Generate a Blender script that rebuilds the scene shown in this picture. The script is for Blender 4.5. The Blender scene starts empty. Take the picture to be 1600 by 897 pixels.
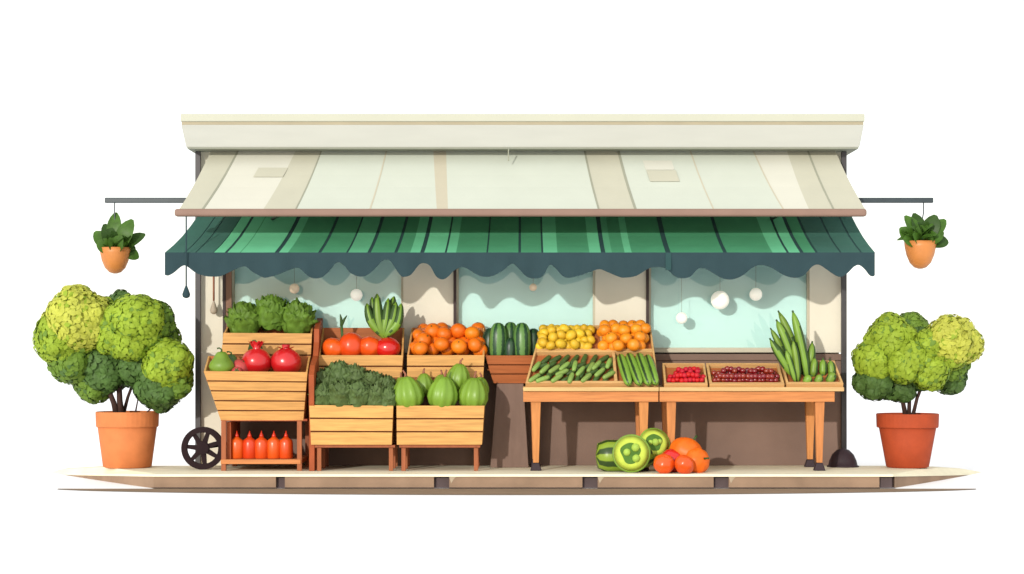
import bpy, math, random
from mathutils import Vector, Matrix, Euler, noise
random.seed(11)
R = math.radians
sc = bpy.context.scene
COL = sc.collection

# ------------------------------------------------------------------ camera numbers
FPX, DIST, HOR, CZ, PXC = 3160.0, 20.0, 550.0, 1.25, 800.0
CAM = Vector((0, -DIST, CZ))
PZ = 0.13                                   # top of the pavement

def P(px, py, Y):
    d = DIST + Y
    return Vector(((px - PXC) * d / FPX, Y, CZ + (HOR - py) * d / FPX))
def X(px, Y): return (px - PXC) * (DIST + Y) / FPX
def Z(py, Y): return CZ + (HOR - py) * (DIST + Y) / FPX
def onplane(px, py, p0, n):
    d = Vector(((px - PXC) / FPX, 1.0, (HOR - py) / FPX))
    t = (p0 - CAM).dot(n) / d.dot(n)
    return CAM + d * t

# ------------------------------------------------------------------ materials
def lin(c): return tuple((v / 255 / 12.92) if v / 255 < .04045 else ((v / 255 + .055) / 1.055) ** 2.4 for v in c)
def S(r, g, b, k=.56): return tuple(min(.95, v * k) for v in lin((r, g, b)))

def mat(name, col, rough=.65, var=.1, scale=6, stretch=(1, 1, 1), bump=0.0, bscale=None, spec=.25, rand=0.0,
        leaf=0.0, detail=4, col2=None, fac=.5, grain=False, coat=0):
    m = bpy.data.materials.new(name); m.use_nodes = True
    nt = m.node_tree; N = nt.nodes; L = nt.links
    b = N['Principled BSDF']
    b.inputs['Roughness'].default_value = rough
    b.inputs['Specular IOR Level'].default_value = spec
    if coat: b.inputs['Coat Weight'].default_value = coat; b.inputs['Coat Roughness'].default_value = .2
    tc = N.new('ShaderNodeTexCoord'); mp = N.new('ShaderNodeMapping')
    mp.inputs['Scale'].default_value = stretch
    L.new(tc.outputs['Object'], mp.inputs['Vector'])
    oi = N.new('ShaderNodeObjectInfo')
    sh = N.new('ShaderNodeVectorMath'); sh.operation = 'ADD'
    mu = N.new('ShaderNodeMath'); mu.operation = 'MULTIPLY'; mu.inputs[1].default_value = 37.0
    L.new(oi.outputs['Random'], mu.inputs[0]); L.new(mu.outputs[0], sh.inputs[1]); L.new(mp.outputs[0], sh.inputs[0])
    nz = N.new('ShaderNodeTexNoise'); nz.inputs['Scale'].default_value = scale; nz.inputs['Detail'].default_value = detail
    L.new(sh.outputs[0], nz.inputs['Vector'])
    rp = N.new('ShaderNodeValToRGB')
    rp.color_ramp.elements[0].position = .3 if col2 is None else fac - .08
    rp.color_ramp.elements[1].position = .7 if col2 is None else fac + .08
    a = tuple(v * (1 - var) for v in col); c = tuple(min(.95, v * (1 + var)) for v in col) if col2 is None else col2
    rp.color_ramp.elements[0].color = (*a, 1); rp.color_ramp.elements[1].color = (*c, 1)
    L.new(nz.outputs['Fac'], rp.inputs['Fac'])
    out = rp.outputs['Color']
    if rand:
        hs = N.new('ShaderNodeHueSaturation')
        m1 = N.new('ShaderNodeMapRange'); m1.inputs['To Min'].default_value = 1 - rand; m1.inputs['To Max'].default_value = 1 + rand
        m2 = N.new('ShaderNodeMapRange'); m2.inputs['To Min'].default_value = .5 - rand * .07; m2.inputs['To Max'].default_value = .5 + rand * .07
        L.new(oi.outputs['Random'], m1.inputs['Value']); L.new(oi.outputs['Random'], m2.inputs['Value'])
        L.new(m1.outputs[0], hs.inputs['Value']); L.new(m2.outputs[0], hs.inputs['Hue']); L.new(out, hs.inputs['Color'])
        out = hs.outputs['Color']
    L.new(out, b.inputs['Base Color'])
    if bump:
        bn = N.new('ShaderNodeTexNoise'); bn.inputs['Scale'].default_value = bscale or scale * 6; bn.inputs['Detail'].default_value = 5
        L.new(sh.outputs[0], bn.inputs['Vector'])
        bu = N.new('ShaderNodeBump'); bu.inputs['Strength'].default_value = bump; bu.inputs['Distance'].default_value = .01
        L.new(bn.outputs['Fac'], bu.inputs['Height']); L.new(bu.outputs[0], b.inputs['Normal'])
    if leaf:
        tr = N.new('ShaderNodeBsdfTranslucent'); L.new(out, tr.inputs['Color'])
        mx = N.new('ShaderNodeMixShader'); mx.inputs[0].default_value = leaf
        L.new(b.outputs[0], mx.inputs[1]); L.new(tr.outputs[0], mx.inputs[2])
        L.new(mx.outputs[0], N['Material Output'].inputs['Surface'])
    return m

def wood(name, col, **k):
    kw = dict(rough=.6, var=.13, scale=3.0, stretch=(1.2, 6, 16), bump=.12, bscale=9, spec=.2, rand=.05); kw.update(k)
    return mat(name, col, **kw)

M = {}
M['cream'] = mat('cream_render', S(236, 229, 210, .8), .85, .04, 3, bump=.08, bscale=60)
M['plinth'] = mat('taupe_plinth', S(142, 116, 103, .68), .8, .11, 2.2, bump=.1, bscale=50)
M['cap'] = mat('cornice_cap', S(240, 241, 218, .47), .6, .02, 2)
M['drip'] = mat('tan_strip', S(198, 186, 156), .6, .05, 4)
M['fascia'] = mat('fascia_paint', S(226, 227, 216, .54), .6, .025, 2, stretch=(1, 1, 6))
M['seam'] = mat('grey_seam', S(175, 178, 160), .7, .05)
M['dkpost'] = mat('charcoal_metal', S(80, 76, 78), .45, .1, 8, spec=.4)
M['rod'] = mat('blue_black_metal', S(62, 76, 82), .4, .1, 8, spec=.4)
M['frame'] = mat('brown_frame', S(165, 122, 98), .6, .08, 5, stretch=(6, 6, 1))
M['dkframe'] = mat('dark_frame', S(84, 68, 66), .6, .08, 5)
M['sill'] = mat('sill_cream', S(238, 230, 205), .6, .03)
M['blind'] = mat('mint_blind', S(212, 236, 229, .95), .9, .015, 2, stretch=(1, 1, 8))
M['fab_l'] = mat('awning_offwhite', S(242, 249, 232, .52), .85, .02, 3, bump=.05, bscale=200)
M['fab_b'] = mat('awning_beige', S(230, 228, 205, .54), .85, .03, 3, bump=.05, bscale=200)
M['fab_t'] = mat('awning_tan', S(232, 224, 198, .54), .85, .03, 3)
M['fab_s'] = mat('awning_seam', S(184, 186, 165), .85, .05, 3)
M['fab_p'] = mat('awning_ivory', S(246, 245, 228), .85, .02, 3)
M['bar'] = mat('taupe_bar', S(166, 134, 118), .6, .05, 4)
M['gL'] = mat('green_light', S(114, 208, 156, .68), .85, .06, 4, bump=.05, bscale=200)
M['gM'] = mat('green_mid', S(80, 162, 116, .66), .85, .06, 4, bump=.05, bscale=200)
M['gN'] = mat('green_soft', S(100, 186, 138, .68), .85, .06, 4, bump=.05, bscale=200)
M['gT'] = mat('green_teal', S(66, 116, 102, .64), .85, .06, 4, bump=.05, bscale=200)
M['gK'] = mat('green_dark', S(50, 86, 86), .85, .06, 4)
M['val'] = mat('teal_valance', S(54, 82, 88, .5), .85, .06, 5, bump=.05, bscale=200)
M['wood'] = wood('crate_wood', S(242, 182, 106, .6), var=.17)
M['woodl'] = wood('pale_wood', S(248, 196, 128))
M['woodin'] = wood('inner_wood', S(208, 122, 70))
M['rust'] = wood('rust_wood', S(172, 84, 46, .72), stretch=(6, 1.2, 2))
M['table'] = wood('table_wood', S(238, 156, 92, .58), var=.17)
M['tabtop'] = wood('tabletop_wood', S(250, 205, 140))
M['leg'] = wood('leg_wood', S(234, 154, 90, .58), stretch=(14, 14, 1.5))
M['dleg'] = wood('dark_leg_wood', S(192, 112, 72), stretch=(14, 14, 1.5))
M['gap'] = mat('gap_dark', S(120, 62, 28), .8, .1)
M['foot'] = mat('leg_shadow_and_weight', S(66, 50, 56), .6, .1, 8)  # table leg blocks in this colour stand in for shadow; also the post weight
M['wheel'] = mat('wheel_dark', S(66, 48, 52, .34), .7, .1, 8, spec=.08)
M['terra'] = mat('terracotta', S(240, 144, 84, .62), .75, .09, 7, bump=.1, bscale=60, col2=None)
M['terrad'] = mat('red_terracotta', S(204, 86, 46), .75, .09, 7, bump=.1, bscale=60)
M['orangepot'] = mat('orange_glazed_pot', S(244, 156, 80), .45, .07, 9, spec=.4)
M['soil'] = mat('soil', (.05, .032, .022), .95, .3, 30, bump=.6)
M['trunk'] = mat('bark', S(84, 58, 50), .8, .25, 18, stretch=(1, 1, .25), bump=.4)
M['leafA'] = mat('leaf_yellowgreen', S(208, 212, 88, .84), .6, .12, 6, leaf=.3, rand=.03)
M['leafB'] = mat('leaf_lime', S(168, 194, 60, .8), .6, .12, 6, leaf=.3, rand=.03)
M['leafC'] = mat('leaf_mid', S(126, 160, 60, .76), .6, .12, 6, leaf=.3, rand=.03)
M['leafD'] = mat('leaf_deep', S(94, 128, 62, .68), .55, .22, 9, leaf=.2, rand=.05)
M['hang'] = mat('hanging_leaf', S(90, 136, 48, .52), .45, .22, 20, leaf=.2, rand=.05)
M['hangd'] = mat('hanging_leaf_deep', S(68, 104, 40, .52), .45, .2, 20, leaf=.2)
M['lett'] = mat('lettuce', S(118, 156, 56, .66), .5, .22, 18, leaf=.2, rand=.05, bump=.2, bscale=40)
M['lettc'] = mat('lettuce_rib', S(150, 180, 90, .55), .5, .1, 18)
M['kale'] = mat('dark_kale', S(86, 106, 58, .86), .55, .25, 22, leaf=.1, rand=.06, bump=.3, bscale=50)
M['orange'] = mat('orange_peel', S(255, 128, 16, .74), .45, .08, 5, bump=.12, bscale=60, spec=.4, rand=.08)
M['tang'] = mat('tangerine_peel', S(255, 154, 30, .74), .4, .1, 5, bump=.12, bscale=60, spec=.4, rand=.08)
M['lemon'] = mat('yellow_potato', S(246, 202, 46, .7), .5, .1, 5, bump=.1, bscale=40, spec=.4, rand=.13)
M['redor'] = mat('orange_red_skin', S(255, 92, 24, .66), .3, .07, 4, spec=.5, rand=.06)
M['tomato'] = mat('red_skin', S(240, 34, 26, .62), .22, .08, 3, spec=.5, coat=.3)
M['pom'] = mat('pomegranate_skin', S(226, 32, 36, .62), .28, .14, 4, spec=.5, coat=.3)
M['dull'] = mat('dull_red_skin', S(214, 84, 80, .6), .45, .1, 5)
M['stem'] = mat('stem_green', S(74, 104, 50, .55), .6, .15, 14)
M['berry'] = mat('red_berry', S(222, 24, 38, .62), .4, .1, 20, bump=.3, bscale=40, spec=.3, rand=.06)
M['cherry'] = mat('dark_cherry', S(150, 28, 24, .62), .25, .1, 10, spec=.5, rand=.15, coat=.3)
M['pear'] = mat('green_pear', S(134, 172, 54, .58), .45, .15, 7, spec=.4, rand=.08)
M['pearD'] = mat('deep_green_pear', S(78, 112, 58, .58), .45, .15, 7, spec=.4)
M['gourd'] = mat('ribbed_gourd', S(142, 182, 60, .58), .4, .16, 6, stretch=(1, 1, .4), spec=.4, rand=.06)
M['bottle'] = mat('orange_plastic', S(255, 92, 28, .62), .3, .04, 3, spec=.5, rand=.08)
M['bottlecap'] = mat('red_plastic', S(238, 60, 26, .62), .3, .04, 3, spec=.5)
M['globe'] = mat('opal_glass', S(248, 246, 232, .75), .3, .01, 2)
def glow(m, col, e):
    b = m.node_tree.nodes['Principled BSDF']; b.inputs['Emission Color'].default_value = (*col, 1); b.inputs['Emission Strength'].default_value = e
glow(M['globe'], (1, .96, .84), .42)
M['globep'] = mat('peach_glass', S(228, 206, 176, .7), .3, .01, 2)
glow(M['globep'], (.9, .7, .5), .22)
M['dropb'] = mat('beige_wood', S(214, 196, 172), .6, .06, 8)
M['cordb'] = mat('brown_cord', S(180, 116, 90), .8, .1, 20)
M['cut'] = mat('cut_flesh', S(196, 214, 84, .78), .6, .08, 16, spec=.12)
M['cutd'] = mat('seed_hollow', S(92, 132, 58, .7), .7, .12, 16, spec=.05)
M['seed'] = mat('seed_pulp', S(168, 200, 84, .8), .5, .08, 16, spec=.15)
M['paving'] = mat('cream_paving', S(242, 234, 204, .86), .85, .06, 4, bump=.15, bscale=80)
M['kerb'] = mat('kerb_stone', S(176, 146, 120, .64), .85, .15, 3.5, bump=.25, bscale=50)
M['kerbd'] = mat('kerb_joint_and_shadow', S(98, 84, 84, .75), .9, .1)
M['kerbl'] = mat('kerb_highlight', S(214, 194, 166, .6), .85, .09, 5)
M['osq'] = mat('bright_orange_skin', S(255, 118, 22, .72), .45, .09, 4, spec=.3, rand=.05)
M['gutter'] = mat('gutter_tan', S(178, 150, 122, .55), .9, .08, 3, bump=.15, bscale=60)
M['ground'] = mat('white_ground', (.94, .94, .945), .95, .005, .4)
M['ped'] = mat('taupe_board', S(150, 122, 108), .75, .08, 5, stretch=(4, 4, 1))
for k in ('fab_l', 'fab_b'): pass

def striped(name, c1, c2, n, wob=.25, axis='lathe', rand=.05, width=.5):
    """stripes that run along Z of the object, like a melon's"""
    m = bpy.data.materials.new(name); m.use_nodes = True
    nt = m.node_tree; N = nt.nodes; L = nt.links; b = N['Principled BSDF']
    b.inputs['Roughness'].default_value = .38; b.inputs['Specular IOR Level'].default_value = .4
    tc = N.new('ShaderNodeTexCoord'); sx = N.new('ShaderNodeSeparateXYZ'); L.new(tc.outputs['Object'], sx.inputs[0])
    at = N.new('ShaderNodeMath'); at.operation = 'ARCTAN2'; L.new(sx.outputs['Y'], at.inputs[0]); L.new(sx.outputs['X'], at.inputs[1])
    nz = N.new('ShaderNodeTexNoise'); nz.inputs['Scale'].default_value = 9; nz.inputs['Detail'].default_value = 3
    L.new(tc.outputs['Object'], nz.inputs['Vector'])
    ma = N.new('ShaderNodeMath'); ma.operation = 'MULTIPLY_ADD'; ma.inputs[1].default_value = wob * 4; L.new(nz.outputs['Fac'], ma.inputs[0])
    mu = N.new('ShaderNodeMath'); mu.operation = 'MULTIPLY'; mu.inputs[1].default_value = n; L.new(at.outputs[0], mu.inputs[0])
    L.new(mu.outputs[0], ma.inputs[2])
    si = N.new('ShaderNodeMath'); si.operation = 'SINE'; L.new(ma.outputs[0], si.inputs[0])
    mr = N.new('ShaderNodeMapRange'); mr.inputs['From Min'].default_value = -1; L.new(si.outputs[0], mr.inputs['Value'])
    rp = N.new('ShaderNodeValToRGB'); rp.color_ramp.elements[0].position = width - .14; rp.color_ramp.elements[1].position = width + .14
    rp.color_ramp.elements[0].color = (*c1, 1); rp.color_ramp.elements[1].color = (*c2, 1)
    L.new(mr.outputs[0], rp.inputs[0]); L.new(rp.outputs[0], b.inputs['Base Color'])
    return m
M['melon'] = striped('striped_melon', S(44, 84, 50, .58), S(112, 160, 80, .58), 6, .5, width=.4)
M['melond'] = striped('dark_melon', S(38, 66, 48, .58), S(58, 94, 58, .58), 6, .5)
M['zuke'] = striped('striped_courgette', S(58, 86, 34, .56), S(160, 190, 58, .58), 7, .2, width=.45)
M['zuked'] = striped('bold_courgette', S(52, 76, 36, .56), S(140, 184, 68, .62), 4, .3, width=.24)
M['cuke'] = mat('gherkin_skin', S(142, 174, 84, .72), .45, .2, 8, bump=.25, bscale=40, rand=.12, spec=.4)
M['cuked'] = mat('dark_gherkin_skin', S(82, 112, 50, .56), .45, .2, 8, bump=.25, bscale=40, rand=.12, spec=.4)
M['pod'] = striped('long_cucumber_skin', S(64, 96, 34, .56), S(142, 178, 52, .58), 3, .15, width=.3)

def glass_mat():
    m = bpy.data.materials.new('window_glass'); m.use_nodes = True
    nt = m.node_tree; N = nt.nodes; L = nt.links; N.remove(N['Principled BSDF'])
    t = N.new('ShaderNodeBsdfTransparent'); t.inputs[0].default_value = (.93, .97, .97, 1)
    g = N.new('ShaderNodeBsdfGlossy'); g.inputs['Roughness'].default_value = .03
    f = N.new('ShaderNodeFresnel'); f.inputs[0].default_value = 1.45
    x = N.new('ShaderNodeMixShader'); L.new(f.outputs[0], x.inputs[0]); L.new(t.outputs[0], x.inputs[1]); L.new(g.outputs[0], x.inputs[2])
    L.new(x.outputs[0], N['Material Output'].inputs['Surface'])
    return m
M['glass'] = glass_mat()

# ------------------------------------------------------------------ mesh builder
class MB:
    def __init__(s): s.v = []; s.f = []; s.m = []
    def add(s, vs, fs, mi=0):
        o = len(s.v); s.v += [Vector(v) for v in vs]
        for f in fs: s.f.append(tuple(i + o for i in f)); s.m.append(mi)
        return s
    def hexa(s, b, t, mi=0):
        """b, t: four points each, bottom and top ring in the same order"""
        return s.add(list(b) + list(t), [(3, 2, 1, 0), (4, 5, 6, 7), (0, 1, 5, 4), (1, 2, 6, 5), (2, 3, 7, 6), (3, 0, 4, 7)], mi)
    def box(s, x0, x1, y0, y1, z0, z1, mi=0):
        return s.hexa([(x0, y0, z0), (x1, y0, z0), (x1, y1, z0), (x0, y1, z0)], [(x0, y0, z1), (x1, y0, z1), (x1, y1, z1), (x0, y1, z1)], mi)
    def slab(s, q, nrm, t, mi=0):
        """four corners q thickened by t along nrm"""
        n = Vector(nrm); q = [Vector(p) for p in q]
        return s.hexa([p + n * t for p in q], q, mi)
    def prism(s, poly, off, mi=0):
        n = len(poly); off = Vector(off); p = [Vector(a) for a in poly]
        return s.add(p + [a + off for a in p], [tuple(range(n)), tuple(range(2 * n - 1, n - 1, -1))] + [(i, (i + 1) % n, n + (i + 1) % n, n + i) for i in range(n)], mi)
    def tube(s, pts, rad, seg=10, mi=0, cap=True):
        pts = [Vector(p) for p in pts]; n = len(pts)
        if not hasattr(rad, '__len__'): rad = [rad] * n
        up = None; rings = []
        for i in range(n):
            t = (pts[min(i + 1, n - 1)] - pts[max(i - 1, 0)]).normalized()
            if up is None:
                a = Vector((0, 0, 1)) if abs(t.z) < .9 else Vector((1, 0, 0)); up = (a - t * a.dot(t)).normalized()
            else: up = (up - t * up.dot(t)).normalized()
            w = t.cross(up)
            rings.append([pts[i] + (up * math.cos(a) + w * math.sin(a)) * rad[i] for a in (2 * math.pi * k / seg for k in range(seg))])
        vs = [p for r in rings for p in r]
        fs = [(i * seg + k, i * seg + (k + 1) % seg, (i + 1) * seg + (k + 1) % seg, (i + 1) * seg + k) for i in range(n - 1) for k in range(seg)]
        if cap: fs += [tuple(range(seg - 1, -1, -1)), tuple((n - 1) * seg + k for k in range(seg))]
        return s.add(vs, fs, mi)
    def lathe(s, prof, c=(0, 0, 0), seg=24, mi=0, ridge=0, amp=0.0, rot=None):
        """prof: (radius, z); ridge lobes of depth amp"""
        c = Vector(c); vs = []; n = len(prof)
        for r, z in prof:
            for k in range(seg):
                a = 2 * math.pi * k / seg
                q = r * (1 + amp * (abs(math.cos(a * ridge / 2)) - .6)) if ridge else r
                p = Vector((q * math.cos(a), q * math.sin(a), z))
                if rot: p = rot @ p
                vs.append(c + p)
        fs = [(i * seg + k, i * seg + (k + 1) % seg, (i + 1) * seg + (k + 1) % seg, (i + 1) * seg + k) for i in range(n - 1) for k in range(seg)]
        fs += [tuple(range(seg - 1, -1, -1)), tuple((n - 1) * seg + k for k in range(seg))]
        return s.add(vs, fs, mi)
    def ball(s, c, r, seg=20, rings=12, mi=0, nz=0.0, fr=2.0, seed=0, rot=None):
        c = Vector(c); r = Vector(r) if hasattr(r, '__len__') else Vector((r, r, r))
        pr = []; vs = []
        for i in range(rings + 1):
            t = math.pi * (i + .02) / (rings + .04)
            for k in range(seg):
                a = 2 * math.pi * k / seg
                d = Vector((math.sin(t) * math.cos(a), math.sin(t) * math.sin(a), -math.cos(t)))
                q = 1 + (nz * noise.noise(d * fr + Vector((seed, seed * .7, 3))) if nz else 0)
                p = Vector((d.x * r.x, d.y * r.y, d.z * r.z)) * q
                if rot: p = rot @ p
                vs.append(c + p)
        fs = [(i * seg + k, i * seg + (k + 1) % seg, (i + 1) * seg + (k + 1) % seg, (i + 1) * seg + k) for i in range(rings) for k in range(seg)]
        fs += [tuple(range(seg - 1, -1, -1)), tuple(rings * seg + k for k in range(seg))]
        return s.add(vs, fs, mi)
    def leaf(s, base, tip, width, nrm, curl=.15, mi=0, rows=6, fold=.18):
        base, tip, nrm = Vector(base), Vector(tip), Vector(nrm).normalized()
        ax = tip - base; ln = ax.length; t = ax.normalized(); w = t.cross(nrm).normalized(); n = w.cross(t)
        vs = []
        for i in range(rows + 1):
            u = i / rows; hw = width * .5 * max(.02, math.sin(math.pi * min(1, (u ** 1.15) * .93 + .05)) ** .6)
            c = base + t * (ln * u) + n * (curl * ln * math.sin(u * math.pi))
            vs += [c - w * hw + n * (fold * hw), c, c + w * hw + n * (fold * hw)]
        fs = []
        for i in range(rows):
            for k in range(2): fs.append((i * 3 + k, i * 3 + k + 1, i * 3 + 4 + k, i * 3 + 3 + k))
        return s.add(vs, fs, mi)
    def build(s, name, mats, parent=None, loc=None, smooth=False, bev=0, seg=2):
        off = Vector(loc) if loc is not None else Vector((0, 0, 0))
        if parent is not None: off = WL.get(parent.name, Vector((0, 0, 0)))
        me = bpy.data.meshes.new(name)
        me.from_pydata([tuple(v - off) for v in s.v], [], s.f)
        mats = mats if isinstance(mats, (list, tuple)) else [mats]
        for m in mats: me.materials.append(M[m] if isinstance(m, str) else m)
        for p, i in zip(me.polygons, s.m): p.material_index = i; p.use_smooth = smooth
        me.update()
        o = bpy.data.objects.new(name, me); COL.objects.link(o)
        if parent is not None: o.parent = parent; WL[o.name] = off
        else: o.location = off; WL[o.name] = off
        if bev:
            b = o.modifiers.new('edge', 'BEVEL'); b.width = bev; b.segments = seg; b.limit_method = 'ANGLE'; b.angle_limit = R(40)
        return o
WL = {}
def tag(o, label, cat, group=None):
    o['label'] = label; o['category'] = cat
    if group: o['group'] = group
    return o
def thing(name, label, cat, loc=(0, 0, 0), group=None):
    o = bpy.data.objects.new(name, None); COL.objects.link(o); o.location = loc; o.empty_display_size = .1
    WL[o.name] = Vector(loc)
    return tag(o, label, cat, group)
def struct(o): o['kind'] = 'structure'; return o
def solo(mb, name, mats, label, cat, group=None, smooth=False, bev=0, loc=None):
    if loc is None:
        lo = Vector([min(v[i] for v in mb.v) for i in range(3)]); hi = Vector([max(v[i] for v in mb.v) for i in range(3)])
        loc = Vector(((lo.x + hi.x) / 2, (lo.y + hi.y) / 2, lo.z))
    return tag(mb.build(name, mats, loc=loc, smooth=smooth, bev=bev), label, cat, group)
def dup(root, loc, rot=None, scale=None, label=None, group=None):
    r = root.copy(); COL.objects.link(r); r.location = loc
    if rot is not None: r.rotation_euler = rot
    if scale is not None: r.scale = scale if hasattr(scale, '__len__') else (scale,) * 3
    if label: r['label'] = label
    if group: r['group'] = group
    for ch in list(root.children):
        c = ch.copy(); COL.objects.link(c); c.parent = r
        for g in list(ch.children):
            d = g.copy(); COL.objects.link(d); d.parent = c
    return r
class Kind:
    """a proto thing built once at the origin; its first place moves the proto itself"""
    def __init__(s, o): s.o = o; s.n = 0
    def put(s, loc, rot=(0, 0, 0), scale=1, label=None, group=None):
        sc3 = scale if hasattr(scale, '__len__') else (scale,) * 3
        if s.n == 0:
            o = s.o; o.location = loc; o.rotation_euler = rot; o.scale = sc3
            if label: o['label'] = label
            if group: o['group'] = group
        else: o = dup(s.o, loc, rot, sc3, label, group)
        s.n += 1
        return o

# ------------------------------------------------------------------ the setting
g = MB(); g.add([(-900, -200, 0), (900, -200, 0), (900, 1500, 0), (-900, 1500, 0)], [(0, 1, 2, 3)])
struct(g.build('ground', 'ground'))

front = [(80, 738, 738), (100, 742, 738.6), (125, 746, 739.2), (160, 751.5, 739.8), (200, 757.5, 740.4), (240, 763, 741)]
front += [(x, 763, 741) for x in range(270, 1390, 30)]
front += [(1395, 763, 741), (1435, 756.5, 740.4), (1470, 750.5, 739.8), (1505, 744, 739), (1533, 738, 738)]
pts = []
for px, rb, rt in front:
    d = CZ * FPX / (rb - HOR); Y = d - DIST
    x = X(px, Y); zt = max(0.004, Z(rt, Y)); pts.append((px, x, Y, zt))
bk = []
for px, x, Y, zt in pts:
    if 300 <= px <= 1325: yb, zb = .06, PZ
    elif px in (80, 1533): yb, zb = Y + .02, .004
    else:
        e = min(px - 80, 1533 - px)
        yb = -.08 if e > 75 else -.08 + (1 - e / 75) * .85
        yb = max(yb, Y + .18); zb = PZ if e > 75 else max(zt, PZ * (.25 + .75 * e / 75))
    bk.append((x, yb, zb))
pv = MB(); n = len(pts); vs = []
for (px, x, Y, zt), (bx, by, bz) in zip(pts, bk):
    ins = min(.10, (by - Y) * .3)
    vs += [(x, Y - .012, zt - .022), (x, Y - .005, zt), (x, Y + ins, zt + (bz - zt) * (1 if bz > zt + .02 else .3)), (bx, by, bz), (bx, by + .002, 0)]
fs = []
for i in range(n - 1):
    for k in range(4): fs.append((i * 5 + k, (i + 1) * 5 + k, (i + 1) * 5 + k + 1, i * 5 + k + 1))
pv.add(vs, fs); struct(pv.build('pavement', 'paving'))
kb = MB(); joints = [438, 690, 922, 1127, 1386]
def kpoint(px):
    for a, b in zip(pts, pts[1:]):
        if a[0] <= px <= b[0]:
            t = (px - a[0]) / (b[0] - a[0]); return [a[j] + (b[j] - a[j]) * t for j in range(1, 4)]
def kface(a, b, off, mi, zt=0.022):
    xs = [a] + [p[0] for p in pts if a < p[0] < b] + [b]
    vs = []
    for px in xs:
        x, Y, z = kpoint(px); vs += [(x, Y + off, -.0), (x, Y + off, max(.002, z - zt)), (x, Y + .12, max(.002, z - zt)), (x, Y + .12, 0)]
    fs = []
    for i in range(len(xs) - 1):
        for k in range(3): fs.append((i * 4 + k, (i + 1) * 4 + k, (i + 1) * 4 + k + 1, i * 4 + k + 1))
    m = len(xs) - 1
    fs += [(0, 1, 2, 3), (m * 4 + 3, m * 4 + 2, m * 4 + 1, m * 4)]
    kb.add(vs, fs, mi)
edges = [80] + sum([[j - (12 if j > 500 else 7), j + (12 if j > 500 else 7)] for j in joints], []) + [1533]
for a, b in zip(edges[::2], edges[1::2]): kface(a, b, 0, 0)
for j in joints: kface(j - (12 if j > 500 else 7), j + (12 if j > 500 else 7), .05, 1)
for j in joints[1:4]:
    x, Y, z = kpoint(j + 15); kb.add([(x - .02, Y - .004, z - .022), (x + .045, Y - .004, z - .022), (x + .02, Y - .004, z - .05), (x, Y - .004, z - .085)], [(0, 3, 2, 1)], 2)  # pale flecks paint a highlight beside the joints
struct(kb.build('kerb', ['kerb', 'kerbd', 'kerbl']))
gt = MB(); Yk = pts[10][2]; vs = []
xs = [90 + (1525 - 90) * i / 40 for i in range(41)]
for px in xs:
    t = (px - 807.5) / 717.5; rf = 765.2 + 8.6 * (1 - t * t) ** .7
    d = CZ * FPX / (rf - HOR); d0 = min(CZ * FPX / (764.2 - HOR), DIST + Yk - .01)
    vs += [(X(px, d - DIST), d - DIST, .004), (X(px, d0 - DIST), d0 - DIST, .004)]
gt.add(vs, [(i * 2, (i + 1) * 2, (i + 1) * 2 + 1, i * 2 + 1) for i in range(40)])
ja, jb = X(238, Yk), X(1398, Yk)
gt.add([(ja, Yk - .07, .008), (jb, Yk - .07, .008), (jb, Yk - .001, .008), (ja, Yk - .001, .008)], [(0, 1, 2, 3)], 1)  # dark strip paints the kerb's shadow line along its base
struct(gt.build('road_gutter', ['gutter', 'kerbd']))

# ------------------------------------------------------------------ the shop
shop = thing('shop_building', 'low cream shop with three mint windows, taupe base and flat overhanging roof', 'building', (X(815, 0), 0, PZ))
xl, xr = X(312, 0), X(1316, 0)
zt, zo, zs = Z(226, 0), Z(398, 0), Z(545, 0)
w = MB()
W = [(362, 630), (713, 930), (1014, 1265)]
edge = [312] + [v for q in W for v in q] + [1316]
for a, b in zip(edge[::2], edge[1::2]): w.box(X(a, 0), X(b, 0), 0, .2, Z(551, 0), zo)
w.box(xl, xr, 0, .2, zo, zt)
for a, b in W: w.box(X(a, 0), X(b, 0), .012, .2, Z(551, 0), zs - .004)
w.box(xl, X(352, 0), -.02, .2, PZ, Z(551, 0) - .001)
w.box(xl, xl + .15, .2, 3, PZ, zt); w.box(xr - .15, xr, .2, 3, PZ, zt); w.box(xl + .15, xr - .15, 2.85, 3, PZ, zt)
w.build('wall', 'cream', shop)
p = MB(); p.box(X(352, 0), xr, -.04, .19, PZ, Z(553, 0)); p.build('plinth', 'plinth', shop, bev=.006)
p = MB(); p.box(X(352, -.055), xr, -.062, -.0405, Z(563, 0), Z(553.5, 0)); p.build('plinth_cap', 'plinth', shop, bev=.004)
rf = MB()
a0, a1, b0, b1 = X(283, -.4), X(1350, -.4), X(291, -.34), X(1343, -.34)
zc, zd, ze, zf = Z(178, -.4), Z(190, -.4), Z(195, -.4), Z(230, -.34)
roof = MB(); roof.box(xl - .02, xr + .02, .02, 3.05, zt - .03, zc - .12); roof.build('roof', 'cream', shop)
c = MB(); c.hexa([(b0, -.34, zf), (b1, -.34, zf), (b1, 3.1, zf), (b0, 3.1, zf)], [(a0, -.4, ze), (a1, -.4, ze), (a1, 3.15, ze), (a0, 3.15, ze)])
co = c.build('cornice', 'fascia', shop, bev=.006)
c = MB(); c.box(a0 + .004, a1 - .004, -.394, 3.145, ze + .0005, zd - .0005); c.build('drip_strip', 'drip', co)
c = MB(); c.box(a0 - .006, a1 + .006, -.408, 3.16, zd, zc); c.build('cornice_cap', 'cap', co, bev=.008)
c = MB(); c.box(b0 + .01, b1 - .01, -.335, 3.05, zf - .014, zf - .0005); c.build('soffit_edge', 'seam', co)
for a in (310, 1318):
    q = MB(); xm = X(a, -.05); q.box(xm - .026, xm + .026, -.09, -.0445, PZ, zf - .016); q.build('corner_post', 'dkpost', shop, bev=.004)
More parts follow.
